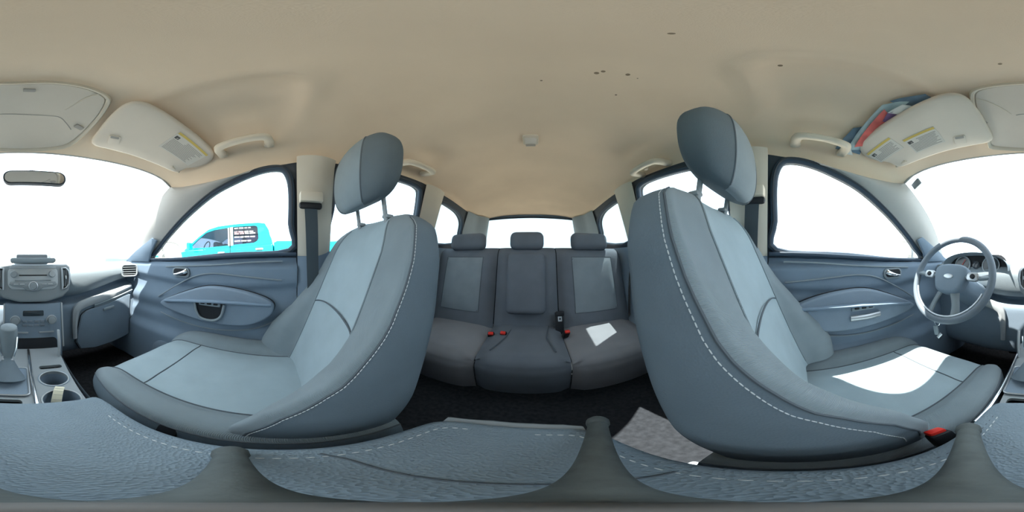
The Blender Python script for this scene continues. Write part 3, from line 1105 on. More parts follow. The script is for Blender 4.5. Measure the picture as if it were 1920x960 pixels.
# rear pad seam and lip
tube('pad_seam', cr([(-.112, .03, -.3098), (-.09, .045, -.3097), (-.04, .052, -.3097), (.02, .052, -.3097), (.06, .050, -.3098)], 6), .0016, 'thread_dark', AL, 6)
rs = []
for p in [(-.104, .176), (-.05, .187), (0, .185), (.035, .179), (.055, .170)]:
    rs.append([Vector((p[0], p[1] - .012, -.318)), Vector((p[0], p[1] + .004, -.316)), Vector((p[0], p[1] + .012, -.326)), Vector((p[0], p[1] + .012, -.352))])
V, F = rows(rs)
obj('lid_grip', V, F, 'stack_grey', AL)

# things lying in the console
T = thing('paper_tag', 'cream paper tag sticking out of the rear cup holder', 'paper tag', (-.098, -.36, -.46))
V, F = grid(lambda u, v: Vector((-.108 + .022 * u + .022 * v, -.395 + .05 * v - .01 * u, -.425 - .04 * v * v + .008 * math.sin(v * 3))), 3, 8)
V2 = [p + Vector((0.0004, .0004, -.0012)) for p in V]
F2 = [tuple(i + len(V) for i in q[::-1]) for q in F]
obj('strip', V + V2, F + F2, 'paper_cream', T, fix=False)
for q in (.2, .4, .6, .8):
    p0 = Vector((-.107 + .022 * q, -.393 + .05 * q, -.4238 - .04 * q * q + .008 * math.sin(q * 3)))
    tube('printed_line', [p0, p0 + Vector((.02, -.009, .0))], .0006, 'label_ink', T, 5)
for (a, b, lb, rz) in ((-.108, -.335, 'grey foil packet on the left inside the rear cup holder', 20), (-.066, -.338, 'pale square packet on the right inside the rear cup holder', -25)):
    o = rbox('small_packet', (a, b, -.468), (.024, .022, .005), 'silver_paint', None, .002, rot=(25, 0, rz))
    tag(o, lb, 'packet')
o = disc('coaster', Vector((c1[0], c1[1], -.503)), (0, 0, 1), [(.032, 0), (.034, .004), (.03, .006)], 'dash_dark', None)
tag(o, 'dark round mat in the front cup holder', 'coaster')


# ---------------------------------------------------------------- seats
def loft_seat(prof_fn, ts, segs, parent, X, dy, dz, axis):
    """prof_fn(t) -> 10 half-profile points (a, d); axis maps (a, d, t) to local xyz"""
    res_ = {}
    for t in ts:
        half = prof_fn(t)
        full = [(-a, d) for a, d in half[::-1]][:-1] + half
        pts = cr([(a, d, 0) for a, d in full], 5)
        for nm, (i0, i1, m) in segs.items():
            res_.setdefault(nm, []).append([axis(p.x, p.y, t) + Vector((X, dy, dz)) for p in pts[i0 * 5:i1 * 5 + 1]])
    return res_


def make_seat(name, label, X, dy, dz, inb, cdz):
    S = thing(name, label, 'car seat', (X, dy - .15, -.78), 'front seats')
    W_ = [(0, .24), (.25, .255), (.55, .255), (.75, .245), (.9, .22), (1, .18)]
    WI = [(0, .15), (.5, .148), (.8, .145), (1, .11)]
    Bo = [(0, .11), (.14, .125), (.27, .115), (.36, .09), (.44, .06), (.61, .022), (.70, .010), (.85, .003), (1, .0)]

    def prof(t):
        z = -.44 + .56 * t
        w, wi, b = interp(W_, t), interp(WI, t), interp(Bo, t)
        yf = .150 + .40 * z - .008 * math.sin(math.pi * min(1, t * 1.15))
        yb = .272 + .34 * z
        q = 1.0
        if t > .84:
            k_ = (t - .84) / .16
            q = math.sqrt(max(0.0, 1 - k_ ** 2.2))
            mid = (yf + yb) / 2 + .01
            yf = mid + (yf - mid) * q
            yb = mid + (yb - mid) * q
            w *= (.55 + .45 * q)
            wi *= (.6 + .4 * q)
        h = [(0, yf + .006), (wi * .6, yf + .003), (wi, yf - .006), (wi + .30 * (w - wi), yf - b * .62 - .004), (wi + .70 * (w - wi), yf - b), (w - .006, yf + .006 * q - .88 * b),
             (w, yf + .55 * (yb - yf)), (w - .014, yb - .03 * (1 if t < .84 else q)), (w - .05, yb), (0, yb + .008)]
        return h

    def ax(a, d, t):
        return Vector((a, d, -.44 + .56 * t))
    ts = [i / 24 * .84 for i in range(25)] + [.87, .9, .925, .95, .97, .985, .995, 1.0]
    # index of full profile: -9..9 -> 0..18, centre 9
    segs = {'insert': (7, 11, 'fabric_light'), 'bolL': (4, 7, 'fabric_mid'), 'bolR': (11, 14, 'fabric_mid'), 'sideL': (2, 4, 'vinyl_side'), 'sideR': (14, 16, 'vinyl_side'), 'backR': (16, 18, 'vinyl_side'), 'backL': (0, 2, 'vinyl_side')}
    rr_ = loft_seat(prof, ts, segs, S, X, dy, dz, ax)
    BR = thing('backrest', None, None, (X, dy + .1, dz - .42))
    attach(BR, S)
    for nm, (key, m) in {'back_insert': ('insert', 'fabric_light')}.items():
        V, F = rows(rr_[key])
        obj(nm, V, F, m, BR, angle=70)
    for key in ('bolL', 'bolR'):
        V, F = rows(rr_[key])
        obj('back_bolster', V, F, 'fabric_mid', BR, angle=70)
    for key in ('sideL', 'sideR'):
        V, F = rows(rr_[key])
        obj('side_panel', V, F, 'vinyl_side', BR, angle=70)
    bk = [a[::-1][::-1] + b[1:] for a, b in zip(rr_['backR'], rr_['backL'])]
    V, F = rows(bk)
    obj('back_cover', V, F, 'vinyl_side', BR, angle=70)
    # seams: insert edge (piping) and side seam with stitching
    for key, idx in (('bolL', -1), ('bolR', 0)):
        tube('insert_piping', [r_[idx] + Vector((0, -.001, 0)) for r_ in rr_[key][1:29]], .0022, 'fabric_mid', BR, 6)
    for key, idx, sg in (('bolL', 0, -1), ('bolR', -1, 1)):
        ln = [r_[idx] for r_ in rr_[key][2:29]]
        tube('side_seam', ln, .002, 'thread_dark', BR, 6)
        off = 4 if sg > 0 else -5
        l2 = [r_[1 if sg < 0 else -2].lerp(r_[idx], .45) + Vector((sg * .0015, -.0025, 0)) for r_ in rr_[key][2:27]]
        if sg == inb:
            stitches('stitching', [p + Vector((sg * .0022, 0, 0)) for p in [q.lerp(r_[4 if sg < 0 else 1], .12) for q, r_ in zip(ln, rr_['sideL' if sg < 0 else 'sideR'][2:29])]], 'thread', BR, .0055, .0018, .0009)
    # cross seam on the insert
    ki = 14
    tube('cross_seam', [p + Vector((0, -.0005, .02 * math.sin(math.pi * i / (len(rr_['insert'][ki]) - 1)))) for i, p in enumerate(rr_['insert'][ki])], .0022, 'thread_dark', BR, 6)

    # cushion
    def cprof(t):
        zt = -.402 + .012 * math.cos(t * 3)
        w = .24 + .02 * sstep(0, .3, t)
        wi = .155
        b = .026 * sstep(-.1, .25, t)
        if t < .16:
            k_ = 1 - t / .16
            zt -= .075 * (1 - math.sqrt(max(0, 1 - k_ * k_ * .98)))
            w -= .03 * k_ * k_
        return [(0, zt + .004), (wi * .6, zt + .002), (wi, zt - .006), (wi + .3 * (w - wi), zt + b * .7), (wi + .7 * (w - wi), zt + b), (w - .008, zt + b - .018), (w, zt - .05), (w - .01, zt - .10), (w - .03, zt - .125), (w - .06, zt - .13)]

    def cax(a, d, t):
        return Vector((a, -.53 + .63 * t, d))
    cts = [0, .005, .015, .03, .05, .08, .12, .16] + [.16 + .84 * i / 16 for i in range(1, 17)]
    segs = {'insert': (7, 11, 0), 'bolL': (4, 7, 0), 'bolR': (11, 14, 0), 'sideL': (0, 4, 0), 'sideR': (14, 18, 0)}
    rr_ = loft_seat(cprof, cts, segs, S, X, dy, cdz, cax)
    CU = thing('cushion', None, None, (X, dy - .2, dz - .55))
    attach(CU, S)
    V, F = rows(rr_['insert'])
    obj('cushion_insert', V, F, 'fabric_light', CU, angle=70)
    for key in ('bolL', 'bolR'):
        V, F = rows(rr_[key])
        obj('cushion_bolster', V, F, 'fabric_mid', CU, angle=70)
    for key in ('sideL', 'sideR'):
        V, F = rows(rr_[key])
        obj('side_panel', V, F, 'vinyl_side', CU, angle=70)
    # front face
    f0 = []
    for key in ('sideL', 'bolL', 'insert', 'bolR', 'sideR'):
        f0 += rr_[key][0][(0 if not f0 else 1):]
    V, F = rows([f0, [p + Vector((0, -.004, -.02)) for p in f0], [Vector((X + (p.x - X) * .97, p.y + .004, -.56 + cdz)) for p in f0]])
    obj('cushion_front', V, F, 'fabric_mid', CU, angle=70)
    for key, idx in (('bolL', -1), ('bolR', 0)):
        tube('insert_piping', [r_[idx] + Vector((0, 0, .001)) for r_ in rr_[key][1:]], .0022, 'thread_dark', CU, 6)
    for key, idx in (('bolL', 0), ('bolR', -1)):
        tube('side_seam', [r_[idx] for r_ in rr_[key][1:]], .002, 'thread_dark', CU, 6)
    ki = 9
    tube('cross_seam', [p + Vector((0, .0, .0008)) for p in rr_['insert'][ki]], .002, 'thread_dark', CU, 6)
    # base and rails
    rbox('seat_base', (X, dy - .17, cdz - .595), (.42, .50, .09), 'black', S, .02)
    for q in (-1, 1):
        rbox('seat_rail', (X + q * .19, dy - .15, -.755), (.035, .62, .05), 'silver_paint', S, .006)
    rbox('recliner_cover', (X - inb * .245, dy - .02, dz - .50), (.03, .30, .10), 'dash_dark', S, .014)
    # headrest
    HR = thing('headrest', None, None, (X, dy + .25, dz + .12))
    attach(HR, S)
    hy, z0, z1 = .184, .150, .392
    nU = 40

    def hsec(t):
        z = z0 + (z1 - z0) * t
        e = max(0.0, 1 - abs(2 * t - 1) ** 3.2) ** (1 / 2.6)
        w = (.128 + .020 * math.sin(math.pi * (.15 + .7 * t))) * (.50 + .50 * e)
        df = (.060 + .010 * math.sin(math.pi * t)) * (.25 + .75 * e)
        db = .068 * (.25 + .75 * e)
        yc = hy + .10 * (z - .28) * .6 - .035 * (1 - t) ** 3 * 0
        out = []
        for k_ in range(nU):
            a = 2 * math.pi * k_ / nU
            ca, sa = math.cos(a), math.sin(a)
            x = math.copysign(abs(ca) ** .62, ca) * w
            y = math.copysign(abs(sa) ** .62, sa)
            y = y * (db if sa > 0 else df) * (1 - .20 * (x / w) ** 2)
            out.append(Vector((X + x, dy + yc + y, dz * .25 + z + .028 * (y / .06) * (1 - t) * .8)))
        return out
    tt = [.0, .01, .03, .06, .1, .16] + [.16 + .68 * i / 12 for i in range(1, 13)] + [.9, .94, .97, .99, 1.0]
    R_ = [hsec(t) for t in tt]
    # front cover = sa<0 half plus a bit of the side ; back = rest
    i0, i1 = nU // 2 + 7, nU - 7        # front strip indices
    fsec = [[r_[k_ % nU] for k_ in range(i0, i1 + 1)] for r_ in R_]
    bsec = [[r_[k_ % nU] for k_ in range(i1, i0 + nU + 1)] for r_ in R_]
    V, F = rows(fsec)
    obj('front_cover', V, F, 'fabric_mid', HR, angle=80)
    V, F = rows(bsec)
    obj('back_cover', V, F, 'headrest_dark', HR, angle=80)
    V, F = rows([R_[0]], True)
    for tcap, nm_ in ((R_[0], 'bottom_cover'), (R_[-1], 'top_cover')):
        obj(nm_, tcap, [tuple(range(nU))], 'headrest_dark', HR)
    for k_ in (i0, i1):
        tube('piping', [r_[k_ % nU] for r_ in R_[2:-2]], .0022, 'thread_dark', HR, 6)
    for q in (-1, 1):
        tube('post', [(X + q * .075, dy + .215, dz + .08), (X + q * .075, dy + .200, dz + .19)], .0065, 'stack_grey', HR, 10)
        rbox('post_sleeve', (X + q * .075, dy + .219, dz + .112), (.026, .026, .012), 'stack_grey', HR, .005)
    return S


make_seat('front_seat', 'grey cloth passenger front seat facing the glove box', -.43, .067, 0.0, 1, 0.0)
make_seat('front_seat', 'grey cloth driver seat facing the steering wheel, sun patch on cushion', .37, -.027, .028, -1, -.035)


# ---------------------------------------------------------------- seat belts and buckles
def belt(s):
    t = thing('seat_belt', 'dark seat belt hanging on the %s-side centre pillar' % WL[s], 'seat belt', (XC + s * .64, .14, -.7), 'front seat belts')
    q = (583, 378)
    p = at(q[0], q[1], x=XC - .56)
    c = Vector((XC + s * .560, p.y, p.z))
    rbox('height_adjuster', c + Vector((-s * .002, 0, .016)), (.040, .085, .042), 'handle_plastic', t, .007)
    rbox('belt_guide', c + Vector((s * .004, 0, -.016)), (.022, .088, .028), 'black', t, .01)
    pts = [c + Vector((0, 0, -.02)), c + Vector((s * .018, .008, -.12)), c + Vector((s * .055, .02, -.30)), Vector((XC + s * .632, .16, -.50)), Vector((XC + s * .645, .17, -.70))]
    P = cr(pts, 6)
    rs = [[a + Vector((0, -.024, 0)), a + Vector((-s * .001, 0, 0)), a + Vector((0, .024, 0)), a + Vector((s * .0015, .024, 0)), a + Vector((s * .0015, -.024, 0))] for a in P]
    V, F = rows(rs, closed=True, cap=True)
    obj('webbing', V, F, 'webbing', t)
    return t


belt(-1)
belt(1)


def buckle(p, label, rot=(0, 0, 0), grp=None):
    t = thing('belt_buckle', label, 'seat belt buckle', p, grp)
    M = Matrix.Rotation(R(rot[2]), 4, 'Z') @ Matrix.Rotation(R(rot[0]), 4, 'X')
    p = Vector(p)
    rbox('buckle_body', p, (.034, .022, .06), 'black', t, .006, rot=M)
    rbox('red_button', p + M @ Vector((0, -.004, .030)), (.026, .018, .014), 'red_button', t, .004, rot=M)
    tube('stalk', [p - M @ Vector((0, 0, .028)), p - M @ Vector((0, -.01, .09))], .01, 'black', t)
    return t


buckle((.104, -.150, -.392), 'red-buttoned buckle between the driver seat and the armrest', (30, 0, 80))
buckle(at(312, 806, x=-.172) + Vector((0, 0, -.022)), 'red-buttoned buckle between the passenger seat and the armrest', (30, 0, -80))

# ---------------------------------------------------------------- rear bench
RB = thing('rear_bench_seat', 'dark grey three-place rear bench seat across the back', 'rear seat', (XC, .75, -.78))


def pillow(name, f, m, parent, nu=14, nv=14):
    V, F = grid(f, nu, nv)
    return obj(name, V, F, m, parent, angle=70)


def rear_cush(x0, x1, m, nm, ins=None, zl=0.0):
    def f(u, v):
        x = x0 + (x1 - x0) * u
        # v: 0 bottom front -> waterfall -> top -> rear
        path = [(.62, -.70), (.60, -.62), (.585, -.53), (.592, -.485), (.63, -.457), (.72, -.443), (.85, -.432), (.98, -.43)]
        k_ = v * (len(path) - 1)
        i = min(int(k_), len(path) - 2)
        c = cr([(a, b, 0) for a, b in path], 1)
        fr_ = k_ - i
        y = path[i][0] + (path[i + 1][0] - path[i][0]) * fr_
        z = path[i][1] + (path[i + 1][1] - path[i][1]) * fr_
        ed = min(u, 1 - u)
        rnd = .022 * (1 - sstep(0, .16, ed)) ** 1.5
        crown = .012 * math.sin(math.pi * u)
        return Vector((XC + x, y + rnd * (1 if v < .5 else .0) - crown * (v < .45) * .8, z - rnd * (v > .35) + crown * (v > .45) + zl))
    return pillow(nm, f, m, RB, 18, 28)


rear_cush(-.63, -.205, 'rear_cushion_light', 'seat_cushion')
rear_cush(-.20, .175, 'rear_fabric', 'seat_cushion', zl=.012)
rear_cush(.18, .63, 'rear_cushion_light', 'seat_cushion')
# centre place panels
for a0, a1 in ((-.145, -.07), (.05, .12)):
    tube('cushion_seam', [(XC + a1, .94, -.412), (XC + (a1 + a0) / 2 + (a1 - a0) * .1, .75, -.414), (XC + (a0 if a0 < 0 else a1), .64, -.432)], .003, 'thread_dark', RB, 6)


def rear_back(x0, x1, z1, m, insm, nm):
    def f(u, v, off=0.0, sh=1.0):
        x = x0 + (x1 - x0) * (.5 + (u - .5) * sh)
        ed = min(u, 1 - u)
        rnd = .03 * (1 - sstep(0, .14, ed)) ** 1.5
        z = -.46 + (z1 + .46) * v
        y = .905 + .28 * (z + .40)
        top = max(0, v - .86) / .14
        y += .06 * (1 - math.sqrt(max(0, 1 - top * top)))
        crown = .02 * math.sin(math.pi * u) * math.sin(math.pi * min(1, v * 1.05))
        return Vector((XC + x, y + rnd - crown - off, z))
    b = pillow(nm, f, m, RB, 18, 26)

    def back(u, v):
        p = f(u, v)
        return Vector((p.x, 1.03 + .28 * (p.z + .40), p.z))
    pillow('back_board', back, 'carpet', b, 6, 6)
    if insm:
        def g(u, v):
            vv = .22 + v * .66
            uu = .20 + u * .60
            ed = min(min(u, 1 - u), min(v, 1 - v))
            return f(uu, vv, .008 * sstep(0, .08, ed))
        i_ = pillow('back_insert', g, insm, b, 14, 16)
        tube('insert_piping', [g(u, 0) for u in [k_ / 10 for k_ in range(11)]] + [g(1, v) for v in [k_ / 10 for k_ in range(1, 11)]] + [g(1 - u, 1) for u in [k_ / 10 for k_ in range(1, 11)]] + [g(0, 1 - v) for v in [k_ / 10 for k_ in range(1, 10)]], .0025, 'thread_dark', b, 6, True)
    return b


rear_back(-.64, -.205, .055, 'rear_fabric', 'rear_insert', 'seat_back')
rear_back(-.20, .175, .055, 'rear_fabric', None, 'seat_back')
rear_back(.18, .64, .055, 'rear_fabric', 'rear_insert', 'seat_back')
rbox('fold_down_armrest', (XC - .012, .945, -.16), (.22, .10, .36), 'rear_fabric', RB, .03, rot=(-16, 0, 0), seg=4)
for x, w in ((-.42, .26), (-.012, .22), (.41, .26)):
    h = rbox('headrest', (XC + x, 1.07, .098), (w, .085, .12), 'rear_fabric', RB, .038, rot=(-12, 0, 0), seg=4)
    for q in (-1, 1):
        tube('headrest_post', [(XC + x + q * .05, 1.06, .02), (XC + x + q * .05, 1.07, .08)], .006, 'silver', h, 8)
for px, py, lb, rz in ((921, 622, 'leftmost red-buttoned buckle in the crease of the rear bench', 8), (945, 621, 'red-buttoned buckle of the rear middle place, beside its left neighbour', -6), (1061, 619, 'red-buttoned buckle on the right of the rear middle place', 12)):
    p = at(px, py, y=.80)
    buckle(p + Vector((0, 0, -.026)), lb, (30, 0, rz))
t = thing('belt_tongue', 'small metal belt tongue on black webbing above the rear buckle', 'belt tongue', at(1050, 600, y=.86))
p = at(1050, 598, y=.86)
plate('tongue_plate', [(a, b) for a, b in rrect(.022, .03, .004)], (p, Vector((1, 0, 0)), Vector((0, .3, 1)).normalized(), Vector((0, -1, .3)).normalized()), .003, 'silver', t, bev=.001, holes=[rrect(.010, .010, .002)])
rbox('tongue_cover', p + Vector((0, .005, .03)), (.045, .014, .03), 'black', t, .005, rot=(-16, 0, 0))
rbox('webbing', p + Vector((0, .02, -.04)), (.047, .004, .14), 'black', t, .001, rot=(-16, 0, 0))

# ---------------------------------------------------------------- overhead parts
# overhead console
oc = [hit(px, py, .002) for px, py in ((40, 153), (100, 152), (150, 158), (185, 168), (205, 180), (208, 190), (195, 212), (175, 235), (150, 258), (120, 276), (60, 281), (0, 281), (1860, 277), (1850, 262), (1833, 230), (1822, 205), (1817, 180), (1823, 168), (1850, 160), (1900, 154))]
OC = thing('overhead_console', 'pale grey plastic overhead console on the roof ahead of the armrest', 'overhead console', (XC, -.42, .45))
ocp = [(q.x, q.y) for q in oc]
ocs = [(q.x, q.y) for q in cr([(a, b, 0) for a, b in ocp], 3, True)]
cx0 = sum(p[0] for p in ocp) / len(ocp)
cy0 = sum(p[1] for p in ocp) / len(ocp)


def ring(k_, drop):
    out = []
    for p in ocs:
        x = cx0 + (p[0] - cx0) * k_
        y = cy0 + (p[1] - cy0) * k_
        out.append(Vector((x, y, headz(x, y) - drop)))
    return out


V, F = rows([ring(1.0, -.01), ring(1.0, .010), ring(.985, .014), ring(.95, .013), ring(.93, .006)], closed=True)
obj('bezel', V, F, 'handle_plastic', OC, angle=50)
V, F = rows([ring(.935, .005), ring(.92, .010), ring(.6, .012), ring(.25, .012)], closed=True, cap=True)
obj('housing', V, F, 'roof_plastic', OC, angle=50)


def opt(px, py, off=.013):
    return hit(px, py, off)


def hplate(name, px, py, w, h_, m, par, th=.005, off=.012, rz=0.0, bev=.0015):
    p = hit(px, py, off)
    e = .01
    nx = (headz(p.x + e, p.y) - headz(p.x - e, p.y)) / (2 * e)
    ny = (headz(p.x, p.y + e) - headz(p.x, p.y - e)) / (2 * e)
    n_ = Vector((nx, ny, -1)).normalized()
    u_ = Vector((math.cos(R(rz)), math.sin(R(rz)), 0))
    u_ = (u_ - n_ * u_.dot(n_)).normalized()
    v_ = n_.cross(u_)
    return plate(name, rrect(w, h_, min(w, h_) * .2), (p, u_, v_, n_), th, m, par, bev=bev)


hplate('microphone', 55, 169, .024, .012, 'label_ink', OC, rz=0)
for px, py in ((148, 238), (1842, 232)):
    hplate('map_lamp_button', px, py, .028, .016, 'label_ink', OC, rz=25 if px < 900 else -25)
tube('holder_gap', cr([opt(px, py, .0125) for px, py in ((1905, 216), (0, 214), (50, 215), (90, 217), (112, 220), (125, 232), (133, 243))], 5), .0016, 'label_ink', OC, 6)
tube('holder_gap', cr([opt(px, py, .0125) for px, py in ((190, 175), (165, 182), (140, 195), (122, 206))], 4), .002, 'handle_plastic', OC, 6)
tube('holder_gap', cr([opt(px, py, .0125) for px, py in ((1830, 185), (1850, 190), (1880, 204), (1896, 214))], 4), .002, 'handle_plastic', OC, 6)

# dome lamp hook at the back
p = hit(995, 262, .0)
DL = thing('roof_lamp', 'small pale rounded lamp on the headliner above the rear bench', 'roof lamp', p)
hplate('bezel', 995, 261, .062, .075, 'handle_plastic', DL, .010, 0.001, bev=.004)
hplate('lens', 995, 264, .046, .050, 'label_white', DL, .004, .012)
hplate('switch', 995, 272, .040, .010, 'label_ink', DL, .005, .015)

# ceiling ridge bands are part of the headliner; grab handles
def grab(px0, py0, px1, py1, label, d=.078, r=.0165):
    a, b = hit(px0, py0, .004), hit(px1, py1, .004)
    t = thing('grab_handle', label, 'grab handle', (a + b) / 2, 'grab handles along the roof rails')
    inw = Vector((-1 if a.x > 0 else 1, 0, 0))
    n_ = Vector((inw.x * .98, 0, -.22))
    dirv = (b - a).normalized()
    L = (b - a).length
    pts = [a + n_ * .0, a + n_ * d * .75 + dirv * L * .03, a + n_ * d + dirv * L * .14, a.lerp(b, .5) + n_ * d * 1.08, b + n_ * d - dirv * L * .14, b + n_ * d * .75 - dirv * L * .03, b + n_ * .0]
    tube('grip', cr(pts, 6), lambda q: (r * (1.0 - .15 * math.sin(math.pi * q)), r * (.8 + .1 * math.cos(2 * math.pi * q))), 'handle_plastic', t, 12, sq=.8)
    for q, e in ((a, 1), (b, -1)):
        rbox('hinge_base', q + n_ * .004 + dirv * e * .002, (.022, .036, .026), 'handle_plastic', t, .008)
    return t


grab(418, 291, 506, 271, 'pale grab handle above the passenger door window, nearest the visor')
grab(742, 308, 792, 326, 'pale grab handle over the rear door behind the passenger headrest', .085, .018)
g = grab(1254, 306, 1206, 328, 'pale grab handle with coat hook over the driver-side rear door', .080, .018)
p = hit(1215, 312, .02)
rbox('coat_hook', p + Vector((-.012, 0, -.012)), (.016, .02, .03), 'handle_plastic', g, .006)
grab(1490, 271, 1578, 288, 'pale grab handle above the driver door window, beside tucked papers')


# sun visors
def visor(s, label, sec):
    P = [(172, 268), (186, 243), (215, 210), (240, 193), (268, 192), (300, 206), (345, 236), (385, 268), (400, 285), (396, 301), (374, 311), (350, 314), (330, 321), (300, 309), (250, 290), (205, 278)]
    Q = []
    for px, py in P:
        q = hit(px, py, .030)
        Q.append((q.x, q.y))
    if s > 0:
        Q = [(2 * XC - a, b) for a, b in Q]
    Qs = [(q.x, q.y) for q in cr([(a, b, 0) for a, b in Q], 4, True)]
    cx1 = sum(q[0] for q in Q) / len(Q)
    cy1 = sum(q[1] for q in Q) / len(Q)
    t = thing('sun_visor', label, 'sun visor', (cx1, cy1, headz(cx1, cy1)), 'sun visors')
    # fit a plane under the headliner
    import numpy as np
    pts_ = np.array([(a, b, 1) for a, b in Q])
    zz = np.array([headz(a, b) - .030 for a, b in Q])
    co = np.linalg.lstsq(pts_, zz, rcond=None)[0]

    def pz(x, y):
        return co[0] * x + co[1] * y + co[2]
    Q = []
    for px, py in P:                       # outline on the visor's own plane
        d = ray(px, py)
        if s > 0:
            k_ = (co[2] + co[0] * 2 * XC) / (d.z + co[0] * d.x - co[1] * d.y)
            q = d * k_
            Q.append((2 * XC - q.x, q.y))
        else:
            q = d * (co[2] / (d.z - co[0] * d.x - co[1] * d.y))
            Q.append((q.x, q.y))
    Qs = [(q.x, q.y) for q in cr([(a, b, 0) for a, b in Q], 4, True)]
    cx1 = sum(q[0] for q in Q) / len(Q)
    cy1 = sum(q[1] for q in Q) / len(Q)

    def rg(k_, d_):
        return [Vector((cx1 + (a - cx1) * k_, cy1 + (b - cy1) * k_, pz(cx1 + (a - cx1) * k_, cy1 + (b - cy1) * k_) + d_)) for a, b in Qs]
    V, F = rows([rg(.2, .012), rg(.9, .012), rg(.98, .010), rg(1.0, .004), rg(1.0, -.002), rg(.985, -.007), rg(.93, -.010), rg(.6, -.012), rg(.2, -.012)], closed=True, cap=True)
    obj('visor_pad', V, F, 'visor_vinyl', t, angle=60)
    n_ = Vector((co[0], co[1], -1)).normalized()

    def vframe(px, py, rz, off):
        d = ray(px, py)
        k_ = 0.02
        while k_ < 2 and d.z * k_ < pz(d.x * k_, d.y * k_) - off:
            k_ += .001
        p = d * k_
        u_ = Vector((math.cos(R(rz)), math.sin(R(rz)), 0))
        u_ = (u_ - n_ * u_.dot(n_)).normalized()
        return (p, u_, n_.cross(u_), n_)

    def vp(px, py):
        d = ray(px, py)
        return d * ((co[2] - .0125) / (d.z - co[0] * d.x - co[1] * d.y))

    def lab(A, B, C):
        # A, B: ends of the heading, C: foot of the label below A
        a, b, c_ = vp(*A), vp(*B), vp(*C)
        u_ = (b - a).normalized()
        v_ = (a - c_) - u_ * (a - c_).dot(u_)
        w, h_ = (b - a).length, v_.length
        v_.normalize()
        f = (a + u_ * w / 2 - v_ * h_ / 2, u_, v_, n_)
        l_ = plate('warning_label', rrect(w, h_, .002), f, .0008, 'label_white', t)

        def bit(nm, a, b, ww, hh, m):
            plate(nm, [(a + q[0], b + q[1]) for q in rrect(ww, hh, min(ww, hh) * .1)], (f[0] + n_ * .0008,) + f[1:], .0004, m, l_)
        bit('heading', 0, h_ / 2 - .0055, w * .98, .009, 'label_yellow')
        bit('pictogram', -w / 2 + .014, h_ / 2 - .024, .016, .013, 'label_dark')
        bit('pictogram', -w / 2 + .016, h_ / 2 - .026, .006, .006, 'label_white')
        yy = h_ / 2 - .020
        i = 0
        while yy > -h_ / 2 + .004:
            w_ = (w * .62 if yy > h_ / 2 - .032 else w * .9) * random.uniform(.8, 1)
            xo = (w * .15 if yy > h_ / 2 - .032 else 0) - (w * .9 - w_) / 2 * (yy <= h_ / 2 - .032)
            bit('text_line', xo, yy, w_, .0022, 'label_ink')
            yy -= .0055
            i += 1
        for q in (-.12, .12):
            pass
        return l_
    if s < 0:
        lab((338, 247), (391, 291), (304, 278))
        f = vframe(214, 262, -20, .0125)
    else:
        lab((1691, 263), (1750, 237), (1712, 290))
        lab((1624, 289), (1666, 257), (1655, 303))
        f = vframe(1800, 262, 20, .0125)
    m_ = plate('mirror_flap', rrect(.036, .040, .006), f, .003, 'visor_vinyl', t, bev=.001)
    plate('flap_notch', [(a, b - .012) for a, b in rrect(.026, .010, .003)], (f[0] + n_ * .003,) + f[1:], .001, 'label_ink', m_)
    # pivot rod towards the door and clip
    e0 = Vector(((-1 if s < 0 else 1) * .0, 0, 0))
    q0 = Vector((Qs[0][0], Qs[0][1], 0))
    ia = max(range(len(Qs)), key=lambda i: abs(Qs[i][0] - XC) - Qs[i][1] * .3)
    pa = Vector((Qs[ia][0], Qs[ia][1], pz(*Qs[ia])))
    tube('pivot_arm', [pa + Vector((-s * .05, .0, .0)), pa + Vector((s * .005, -.005, .0)), pa + Vector((s * .012, -.01, .05))], .006, 'handle_plastic', t, 8)
    return t, pz, n_, vframe


visor(-1, 'beige sun visor folded up over the passenger windshield with one warning label', None)
VT, VPZ, VN, VF = visor(1, 'beige sun visor folded up over the driver with papers tucked behind', None)


# papers and plastic sleeves tucked behind the driver visor (each its own sheet)
def sheet(name, pix, m, label, cat, off, curl=.006, th=.0009):
    P = [hit(px, py, off) for px, py in pix]
    a, b, c_, d = P

    def f(u, v):
        p = a.lerp(b, u).lerp(d.lerp(c_, u), v)
        return p + Vector((0, 0, curl * math.sin(math.pi * u * 1.3) * math.sin(math.pi * v * 2 + .6) + .5 * curl * math.sin(7 * u + 3 * v)))
    V, F = grid(f, 14, 14)
    V2 = [p + Vector((0, 0, th)) for p in V]
    n1 = len(V)
    F2 = [tuple(i + n1 for i in q[::-1]) for q in F]
    o = obj(name, V + V2, F + F2, m, None, fix=False, angle=80)
    tag(o, label, cat, 'papers behind the driver visor')
    return o


sheet('plastic_sleeve', ((1566, 279), (1600, 240), (1640, 236), (1612, 290)), 'paper_blue', 'dark blue folder corner sticking out beside the driver grab handle', 'folder', .012, .003)
sheet('plastic_sleeve', ((1588, 282), (1655, 196), (1705, 190), (1630, 282)), 'plastic_sleeve', 'pale green plastic sleeve tucked behind the driver visor', 'plastic sleeve', .016, .004)
sheet('leaflet', ((1602, 276), (1658, 205), (1672, 222), (1626, 274)), 'paper_red', 'red leaflet sticking out behind the driver visor', 'leaflet', .032, .002)
sheet('leaflet', ((1646, 244), (1664, 212), (1700, 206), (1668, 238)), 'paper_purple', 'dark purple leaflet next to the red leaflet behind the visor', 'leaflet', .034, .002)
sheet('leaflet', ((1664, 212), (1692, 196), (1712, 200), (1690, 216)), 'paper_white', 'white crumpled paper peeking over the purple leaflet', 'paper', .036, .002)
sheet('leaflet', ((1580, 289), (1588, 271), (1594, 276), (1599, 291)), 'paper_white', 'small white paper corner at the outer end of the driver visor', 'paper', .028, .001)
